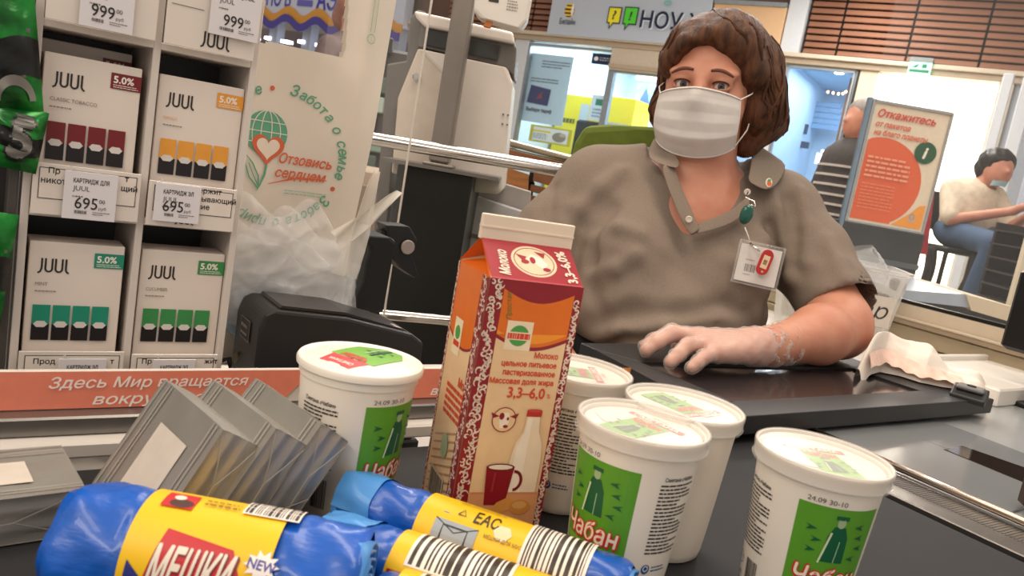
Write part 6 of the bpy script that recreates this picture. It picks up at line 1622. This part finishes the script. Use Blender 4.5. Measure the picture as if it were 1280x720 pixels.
# face mask
mask_m = mat('mask_cloth', '#d6cfca', .7, var=.03, nscale=60, bump=.15, bscale=700, sub=.1)
def mask_pt(u, v):
    x = (u-.5)*2; zt = .0005-.006*abs(x)**1.5-.012*(x*x)*.3; zb = -.112+.026*x*x
    z = zt+(zb-zt)*v; ang = x*1.08
    rx, ry = .0640, .0930
    X = .066*math.sin(ang)/math.sin(1.08); bulge = math.cos(ang)
    y = -.056-.052*bulge-.006*math.sin(PI*v)*bulge + (.022*max(0, v-.72)/.28 if v > .72 else 0)*(.6+.4*bulge) + .010*(1-min(1, v/.14))*abs(x)*0
    nose = .014*math.exp(-(x/.22)**2)*math.exp(-((v-.12)/.25)**2)
    pl = .0022*(abs((v*3.6+.25) % 1-.5)*2-.5)*math.cos(x*1.2) if .12 < v < .86 else 0
    return hp_(X*(1+.05*math.sin(PI*v)), y-nose-pl, z-.006+.004*bulge)
m = MB().grid(lambda u, v: tuple(mask_pt(u, v)-np.array(PO)), 46, 70)
mk_ = m.build('face_mask', mask_m, cs, True, tri_fix=False); md = mk_.modifiers.new('solid', 'SOLIDIFY'); md.thickness = .0012; md.offset = 1
m = MB().tube([tuple(mask_pt(i/20, .02)-np.array(PO)+HR@np.array([0, -.001, 0])) for i in range(21)], .0012, 6); m.tube([tuple(mask_pt(i/20, .985)-np.array(PO)+HR@np.array([0, -.001, 0])) for i in range(21)], .0010, 6)
for u in (.012, .988): m.tube([tuple(mask_pt(u, i/20)-np.array(PO)) for i in range(21)], .0013, 6)
m.build('mask_seam', mask_m, mk_, True)
for u, s in ((.012, -1), (.988, 1)):
    for v, ez in ((.02, .012), (.96, -.030)):
        a = mask_pt(u, v)-np.array(PO); b = hp_(s*.077, -.004, ez)-np.array(PO); c = (a+b)/2+HR@np.array([s*.006, -.002, 0])
        MB().tube([tuple(a), tuple(c), tuple(b)], .0011, 6).build('ear_loop', mat('elastic', '#e8e2dc', .6), mk_, True)

# thin clear glove
glove_m = clear('glove_film', '#f4ebe4', .22, .16, .8, 150)
G_ = Field.uni((.17, .97, .876), (.44, 1.19, .955), .0022)
hand(G_, .0016); G_.cap(WR, (.408, 1.160, .917), .0285, .0335, .01)
X_, Y_, Z_ = G_.x[:, None, None], G_.y[None, :, None], G_.z[None, None, :]
G_.f += (.0011*np.sin(X_*210+Y_*150+2*np.sin(Z_*160))*np.sin(Y_*260-X_*120)).astype(np.float32)
wd = np.array([.72, .69, .08]); wd /= np.linalg.norm(wd)
G_.half((.402, 1.154, .917), wd, 's', .001); G_.cap((.36, 1.113, .9135), (.45, 1.20, .921), .0265, .036, .001, 's')
G_.half((0, 0, .8835), (0, 0, -1), 's', .001)
G_.mesh('glove', glove_m, cs, PO, 1)
a_ = np.cross(wd, [0, 0, 1]); a_ /= np.linalg.norm(a_); b_ = np.cross(wd, a_)
MB().tube([tuple(np.array([.401, 1.153, .9168])-np.array(PO)+(a_*math.cos(t)+b_*math.sin(t))*(.0322+.0012*math.sin(5*t))) for t in [2*PI*i/40 for i in range(41)]], .0010, 6).build('glove_cuff', clear('cuff_film', '#f4ece6', .15, .7), cs, True)

# trousers and chair (below the desk edge, out of sight)
L_ = Field.uni((.0, .85, -.0), (.55, 1.66, .95), .012)
L_.ell((.27, 1.43, .80), (.19, .15, .15), .03)
for s in (-1, 1):
    L_.cap((.27+s*.09, 1.40, .74), (.27+s*.11, 1.03, .62), .085, .062, .03); L_.cap((.27+s*.11, 1.03, .60), (.27+s*.11, 1.06, .11), .060, .042, .02)
L_.half((0, 0, .885), (0, 0, 1)); L_.mesh('trousers', mat('trousers_dark', '#23242a', .8), cs, PO, 2)
for s in (-1, 1): MB().box((s*.11-.045, -.50, .002), (s*.11+.045, -.33, .10), c=.02).build('shoe', mat('shoe_black', '#161616', .5), cs, True, 40)
ch = thing('office_chair', 'green backed office chair behind the cashier', 'chair', (.25, 1.52, 0), rad(-8))
cg = mat('chair_green', '#5f6f22', .8, var=.12, nscale=40, bump=.2, bscale=500)
def bk_(u, v): # slab back with rounded shoulders
    x = -.205+.41*u; zz = .70+(.545-.06*abs(2*u-1)**3)*v; return x, zz
m = MB(); pl = [(-.20, .66), (.06, .66), (.07, 1.10), (.07, 1.205), (.05, 1.226), (-.13, 1.207), (-.178, 1.196), (-.192, 1.16), (-.205, 1.0)]
m.prism(pl, .085, .145, 'y'); m.build('backrest', cg, ch, bevel=.012)
MB().prism([(-.2, -.36), (.2, -.36), (.22, .06), (-.22, .06)], .55, .625, 'z').build('seat', cg, ch, bevel=.02)
MB().tube([(0, -.1, .55), (0, -.1, .08)], .03, 16).build('column', dark_pl, ch, True, 40)
for k in range(5): a = 2*PI*k/5; MB().tube([(0, -.1, .10), (.28*math.cos(a), -.1+.28*math.sin(a), .05)], [.022, .014], 8).build('base_arm', dark_pl, ch, True)
MB().tube([(0, .12, .62), (0, .15, .75)], .02, 10).build('back_bar', dark_pl, ch, True)

# badge reel, holder, key tag
rl_ = thing('badge_reel', 'dark green oval badge reel clipped to the cashier\'s collar opening', 'badge reel', tuple(P_(933, 268, 1.283)))
Mr = Matrix.Rotation(PI/2, 4, 'X')
m = MB(); m.lathe([(.0001, .006), (.006, .0056), (.0100, .004), (.0112, .0), (.0100, -.004), (.0001, -.005)], 32, close=False, M=Matrix.Rotation(rad(8), 4, 'Y') @ Matrix.Diagonal((.92, 1, 1.45, 1)) @ Mr)
m.build('reel_body', mat('reel_green', '#0d5546', .15, coat=.5), rl_, True)
p0 = P_(933, 268, 1.283)
def rel(x, y, Y): return tuple(P_(x, y, Y)-p0)
MB().tube([rel(935, 240, 1.318), rel(932, 247, 1.306), rel(943, 252, 1.300), rel(944, 258, 1.292), rel(938, 256, 1.288)], .0011, 6).build('clip_wire', chrome, rl_, True)
MB().tube([rel(931, 284, 1.278), rel(935, 294, 1.275), rel(938, 304, 1.272)], .0009, 6).build('cord', mat('elastic', ''), rl_, True)
bd0 = P_(948, 331, 1.262); bd = thing('badge_holder', 'clear badge holder with white card hanging on the cashier\'s chest', 'badge', tuple(bd0))
Mb = Matrix.Rotation(rad(-8), 4, 'Z') @ Matrix.Rotation(rad(-9), 4, 'X') @ Matrix.Rotation(rad(2), 4, 'Y')
MB().box((-.032, -.0006, -.030), (.031, .0006, .028), Mb).build('card', mat('card_white', '#dcd6d0', .4), bd)
MB().box((-.035, -.0022, -.034), (.034, .0022, .033), Mb, c=.0012).build('sleeve', clear('badge_clear', '#f2f2f2', .08, .12, .3, 120), bd, True, 40)
m = MB()
for a, b in (((-.035, -.034), (.034, -.034)), ((.034, -.034), (.034, .033)), ((.034, .033), (-.035, .033)), ((-.035, .033), (-.035, -.034))): m.tube([tuple(Mb@Vector((a[0], -.0024, a[1]))), tuple(Mb@Vector((b[0], -.0024, b[1])))], .0012, 6)
m.build('sleeve_edge', clear('edge_clear', '#ffffff', .08, .6), bd, True)
p = Print(lambda u, v, l: tuple(Mb @ Vector((u, -.0008-l, v))), .0002, .0001); p.bars(-.020, -.014, -.004, -.002, '6a6662', 2, 12); p.lines(-.020, .003, -.006, .006, 1, '8a8480', 3); p.lines(-.020, -.020, -.008, -.017, 1, '8a8480'); p.build('card_print', bd)
kt0 = P_(956, 328, 1.250); kt = thing('key_tag', 'red oval key tag in front of the white badge card', 'tag', tuple(kt0))
Mk = Matrix.Rotation(rad(-9), 4, 'X') @ Matrix.Rotation(rad(12), 4, 'Y')
def stad(hw, hh, r): return [(hw*0+(r*math.cos(a)), hh+r*math.sin(a)) for a in [PI*i/10 for i in range(11)]]+[(r*math.cos(a), -hh+r*math.sin(a)) for a in [PI+PI*i/10 for i in range(11)]]
o = MB().prism(stad(0, .011, .0095), -.0015, .0015, 'y').build('tag_body', mat('tag_red', '#b31d1a', .2, coat=.4), kt, bevel=.0006); o.matrix_local = Mk
p = Print(lambda u, v, l: tuple(Mk @ Vector((u, -.0016-l, v))), .0001, .0001); p.rect(-.0052, -.010, .0052, .011, 'ddc7a4'); p.rect(-.0030, -.004, .0030, .004, '9a7a5a'); p.lines(-.002, -.003, .002, .003, 3, '5a4030', 5); p.ell(.001, -.0150, .0018, .0018, 'd8b070', 12); p.build('tag_print', kt)
MB().tube([tuple(P_(938, 304, 1.268)-kt0), tuple(P_(943, 309, 1.256)-kt0), tuple(P_(950, 314, 1.252)-kt0)], .0016, 8).build('snap_hook', chrome, kt, True)
# ================================================================== people farther off
def cloth(n, c_): return mat(n, c_, .8, var=.12, nscale=30, bump=.2, bscale=200)
def bgperson(label, org, build, rz=0):
    t = thing('person', label, 'person', org, 0); return t
# seated woman with a phone
X0, Y0 = 2.66, 5.0
t = thing('person', 'seated person with face mask under the chin looking at a phone, cream top', 'person', (X0, Y0, 0))
def g(x, y, z): return (X0+x, Y0+y, z)
SZ = 1.145
b_ = Field.uni((X0-.35, Y0-.75, .35), (X0+.45, Y0+.35, 1.66), .012)
b_.ell(g(.045, -.10, 1.535), (.075, .090, .105), .01).ell(g(.050, -.14, 1.50), (.045, .05, .06), .03)
b_.cap(g(.050, -.185, 1.535), g(.052, -.20, 1.520), .010, .014, .01)
b_.cap(g(.02, -.04, 1.45), g(.0, -.0, 1.38), .045, .055, .03)
b_.cap(g(-.01, .0, 1.33), g(0, .0, 1.20), .12, .13, .05)
for s in (-1, 1):
    b_.cap(g(s*.15-.01, 0, 1.36), g(s*.17+.02, -.12, 1.20), .045, .040, .03); b_.cap(g(s*.17+.02, -.12, 1.20), g(.12+s*.05, -.32, 1.30), .036, .026, .02)
    q = g(.12+s*.05, -.32, 1.30); b_.cap(q, (q[0]+.02, q[1]-.05, q[2]+.03), .026, .024, .01)
    for k in range(4): b_.cap((q[0]+.02, q[1]-.05, q[2]+.03+.0), (q[0]+.02-s*.03, q[1]-.08+.008*k, q[2]+.05-.014*k), .013, .010, .006)
body = b_.mesh('body', skin, t, (X0, Y0, 0), 1)
c_ = Field.uni((X0-.35, Y0-.45, 1.08), (X0+.45, Y0+.35, 1.46), .011)
c_.cap(g(-.01, .0, 1.34), g(0, .0, 1.17), .145, .155, .05); 
for s in (-1, 1): c_.cap(g(s*.13-.01, 0, 1.375), g(s*.175+.02, -.10, 1.22), .066, .062, .04)
c_.cap(g(.02, -.05, 1.40), g(.03, -.07, 1.50), .055, .06, .01, 's'); c_.mesh('knit_top', cloth('knit_cream', '#d9c8b0'), t, (X0, Y0, 0), 1)
j_ = Field.uni((X0-.35, Y0-.80, .06), (X0+.45, Y0+.30, 1.22), .015)
j_.ell(g(0, .02, 1.13), (.17, .16, .10), .03)
for s in (-1, 1): j_.cap(g(s*.09, -.02, 1.12), g(s*.10+.03, -.46, 1.10), .085, .065, .03); j_.cap(g(s*.10+.03, -.46, 1.08), g(s*.10+.0, -.38, .66), .058, .045, .02)
j_.mesh('jeans', cloth('jeans_blue', '#3f5570'), t, (X0, Y0, 0), 1)
for s in (-1, 1): MB().box((s*.10-.04, -.50, .58), (s*.10+.04, -.30, .66), c=.02).build('shoe', mat('shoe_white', '#d8d4ce', .5), t, True, 40)
h_ = Field.uni((X0-.1, Y0-.3, 1.40), (X0+.2, Y0+.15, 1.70), .009)
h_.ell(g(.042, -.075, 1.575), (.098, .108, .082), .01); h_.ell(g(.045, -.02, 1.53), (.090, .075, .085), .02); h_.ell(g(.05, -.19, 1.525), (.075, .10, .055), .01, 's')
h_.f += (.006*np.sin(h_.x[:, None, None]*90+h_.z[None, None, :]*60)*np.sin(h_.y[None, :, None]*80)).astype(np.float32)
h_.mesh('hair', mat('hair_dark', '#1b1412', .5, var=.2, nscale=50), t, (X0, Y0, 0), 1)
def fn(u, v): a = rad(-60+120*u); return (.050+.052*math.sin(a), -.115-.068*math.cos(a)+.02*(1-v), 1.425+.032*v+.008*math.cos(a))
MB().grid(fn, 16, 8).build('face_mask', mat('mask_blue', '#a9cfd8', .7), t, True, tri_fix=False)
ph = thing('phone', 'dark phone held in front of the seated person', 'phone', g(.13, -.42, 1.345)); MB().box((-.035, -.005, -.06), (.035, .005, .06), Matrix.Rotation(rad(-35), 4, 'X'), .003).build('phone_body', mat('phone_dark', '#1b1d22', .2), ph)
hc_ = thing('high_chair', 'high black chair with a dark coat over its back, under the seated person', 'chair', (X0, Y0, 0))
bm_ = mat('chair_black', '#17161a', .6)
bx('seat', (-.22, -.26, 1.00), (.22, .20, 1.035), bm_, hc_, .01); bx('backrest', (-.22, .20, 1.12), (.22, .235, 1.36), bm_, hc_, .01)
for sx in (-1, 1):
    for sy, top in ((-.24, 1.0), (.215, 1.2)): MB().tube([(sx*.20, sy, .0), (sx*.20, sy, top)], .014, 8).build('leg', bm_, hc_)
for z_ in (.55, .62): MB().tube([(-.2, -.24, z_), (.2, -.24, z_)], .010, 8).build('foot_bar', bm_, hc_)
ct_ = thing('draped_coat', 'dark grey coat hanging over the left side of the high chair', 'coat', (X0, Y0, 0))
coat = cloth('coat_grey', '#3c3638')
def fn(u, v): return (-.31+.16*u+.02*math.sin(v*6+u*4), .02+.28*u+.02*math.sin(u*16), 1.36-.62*v+.015*math.sin(u*11))
MB().grid(fn, 24, 24).build('coat_panel', coat, ct_, True, tri_fix=False)
def fn(u, v): return (-.30+.10*u+.02*math.sin(v*5), -.20+.10*u+.02*math.sin(u*14), 1.02-.46*v)
MB().grid(fn, 14, 20).build('coat_sleeve', coat, ct_, True, tri_fix=False)
def fn(u, v): return (-.08+.10*u+.02*math.sin(v*5+1), -.262-.02*math.sin(u*PI), 1.02-.40*v)
MB().grid(fn, 14, 20).build('coat_sleeve', coat, ct_, True, tri_fix=False)
for o_ in list(ct_.children): md = o_.modifiers.new('s', 'SOLIDIFY'); md.thickness = .015
# standing people
def stand(label, X0, Y0, hgt, hair_c, top_c, low_c, stripes=False, face=0.0):
    t = thing('person', label, 'person', (X0, Y0, 0)); k = hgt/1.68
    def g(x, y, z): return (X0+(x*math.cos(face)-y*math.sin(face))*k, Y0+(x*math.sin(face)+y*math.cos(face))*k, z*k)
    b_ = Field.uni((X0-.36*k, Y0-.36*k, .70*k), (X0+.36*k, Y0+.36*k, 1.72*k), .014)
    b_.ell(g(0, -.01, 1.57), (.075*k, .088*k, .105*k), .01).ell(g(0, -.05, 1.52), (.05*k, .05*k, .06*k), .03).cap(g(0, -.095, 1.565), g(0, -.108, 1.545), .010, .013, .01)
    b_.cap(g(0, .01, 1.50), g(0, .01, 1.38), .048*k, .06*k, .03).cap(g(0, 0, 1.32), g(0, 0, 1.0), .13*k, .13*k, .05)
    for s in (-1, 1):
        b_.cap(g(s*.17, 0, 1.36), g(s*.22, .0, 1.12), .045*k, .038*k, .03).cap(g(s*.22, 0, 1.12), g(s*.20, -.08, .90), .034*k, .026*k, .02)
        for q in range(4): b_.cap(g(s*.20, -.08, .90), g(s*.20, -.07-.018*q, .80), .018*k, .009*k, .006)
        b_.cap(g(s*.20, -.08, .90), g(s*.17, -.12, .84), .014*k, .010*k, .006)
    b_.mesh('body', skin, t, (X0, Y0, 0), 1)
    c_ = Field.uni((X0-.36*k, Y0-.30*k, .85*k), (X0+.36*k, Y0+.30*k, 1.47*k), .014)
    c_.cap(g(0, 0, 1.33), g(0, 0, .98), .150*k, .155*k, .05)
    for s in (-1, 1): c_.cap(g(s*.15, 0, 1.37), g(s*.225, 0, 1.12), .062*k, .055*k, .04).cap(g(s*.225, 0, 1.12), g(s*.205, -.06, .96), .052*k, .042*k, .02)
    m_ = cloth('top_'+top_c, '#'+top_c); c_.mesh('jumper', m_, t, (X0, Y0, 0), 1)
    if stripes:
        for q in range(7):
            z_ = 1.0+.05*q; MB().lathe([(.170*k, z_*k), (.170*k, (z_+.012)*k)], 24, close=False).build('stripe', pm('b9b0a8'), t)
    j_ = Field.uni((X0-.3*k, Y0-.3*k, .05), (X0+.3*k, Y0+.3*k, 1.02*k), .02)
    j_.ell(g(0, 0, .95), (.16*k, .13*k, .12*k), .03)
    for s in (-1, 1): j_.cap(g(s*.09, 0, .92), g(s*.10, -.01, .50), .085*k, .062*k, .03).cap(g(s*.10, -.01, .50), g(s*.10, .0, .10), .060*k, .045*k, .02)
    j_.mesh('trousers', cloth('low_'+low_c, '#'+low_c), t, (X0, Y0, 0), 1)
    for s in (-1, 1): MB().box((s*.10*k-.045, -.17, .0), (s*.10*k+.045, .09, .09), c=.02).build('shoe', mat('shoe_black', '#161616', .5), t, True, 40)
    h_ = Field.uni((X0-.13*k, Y0-.15*k, 1.42*k), (X0+.13*k, Y0+.15*k, 1.72*k), .010)
    h_.ell(g(0, .012, 1.60), (.090*k, .102*k, .088*k), .01).ell(g(0, .04, 1.55), (.086*k, .07*k, .085*k), .02).ell(g(0, -.11, 1.545), (.066*k, .085*k, .070*k), .01, 's')
    h_.mesh('hair', mat('hair_'+hair_c, '#'+hair_c, .6, var=.2, nscale=40), t, (X0, Y0, 0), 1)
    return t
q = aty(1068, 172, 4.6); stand('grey haired passer-by in a striped top behind the poster stand', q[0]+.02, 4.6, 1.76, '8a8078', '4a4442', '7a4a4a', True, rad(-70))
q = aty(431, 55, 5.2); stand('auburn haired person seen through the carrier bag handle', q[0]+.03, 5.2, 1.93, '8a4f38', '6a5a58', '3a3434', False, rad(60))
# red coat on a stand behind the poster
rc = thing('red_coat', 'long bright red coat hanging just right of the orange poster', 'coat', (0, 0, 0))
q0 = aty(1176, 205, 4.2); q1 = aty(1166, 320, 4.2)
rcx = q0[0]-.03
def fn(u, v):
    a = 2*PI*u; w_ = .055+.075*v**.8; return (rcx-.03+w_*math.cos(a)*(1+.12*math.sin(a*5)*v), 4.25+w_*.6*math.sin(a)*(1+.12*math.sin(a*7)*v), q0[2]+.05-(q0[2]-q1[2]+.05)*v)
MB().grid(fn, 48, 16, wrap=True).build('coat_body', mat('coat_red', '#b3202c', .6, var=.15, nscale=9), rc, True, tri_fix=False)
MB().tube([(rcx-.03, 4.25, q0[2]+.1), (rcx-.03, 4.25, .01)], .012, 8).build('stand_pole', chrome, rc); MB().lathe([(.18, 0), (.18, .02), (.02, .03)], 24, rcx-.03, 4.25).build('stand_base', chrome, rc)
# door leaf and pale curtain columns at the right border
dr = thing('door_1', None, None, tuple(FO), FA); del_keys(dr); dr['kind'] = 'structure'
for u0, u1, m_ in ((2.02, 2.10, white_w), (2.16, 2.26, white_w), (2.34, 2.42, mat('post_pale', '#b8bccb', .4))): bx('door_post', (u0, -.50, 0), (u1, -.40, 2.43), m_, dr, .01)
bx('door_pane', (2.10, -.46, .1), (2.8, -.45, 2.40), glass_m, dr)
bx('door_handle', (2.12, -.54, 1.62), (2.24, -.50, 1.66), mat('handle_dark', '#3a3432', .5), dr, .004)
bs = thing('wire_shelf', 'dark wire shelf at the right border behind the clear screen', 'shelf', (0, 0, 0))
q = aty(1290, 300, 3.4)
for z_ in (.86, .92, .98, 1.04, 1.10, 1.16): bx('shelf_bar', (q[0], 3.4, z_), (q[0]+.6, 3.7, z_+.008), mat('shelf_dark', '#35302e', .4), bs)
bx('back', (q[0]+.02, 3.7, 0), (q[0]+.6, 3.72, 1.2), mat('shelf_back', '#221c1b', .6), bs); bx('post', (q[0]-.03, 3.38, 0), (q[0]+.0, 3.41, 1.45), cream_w, bs, .003)
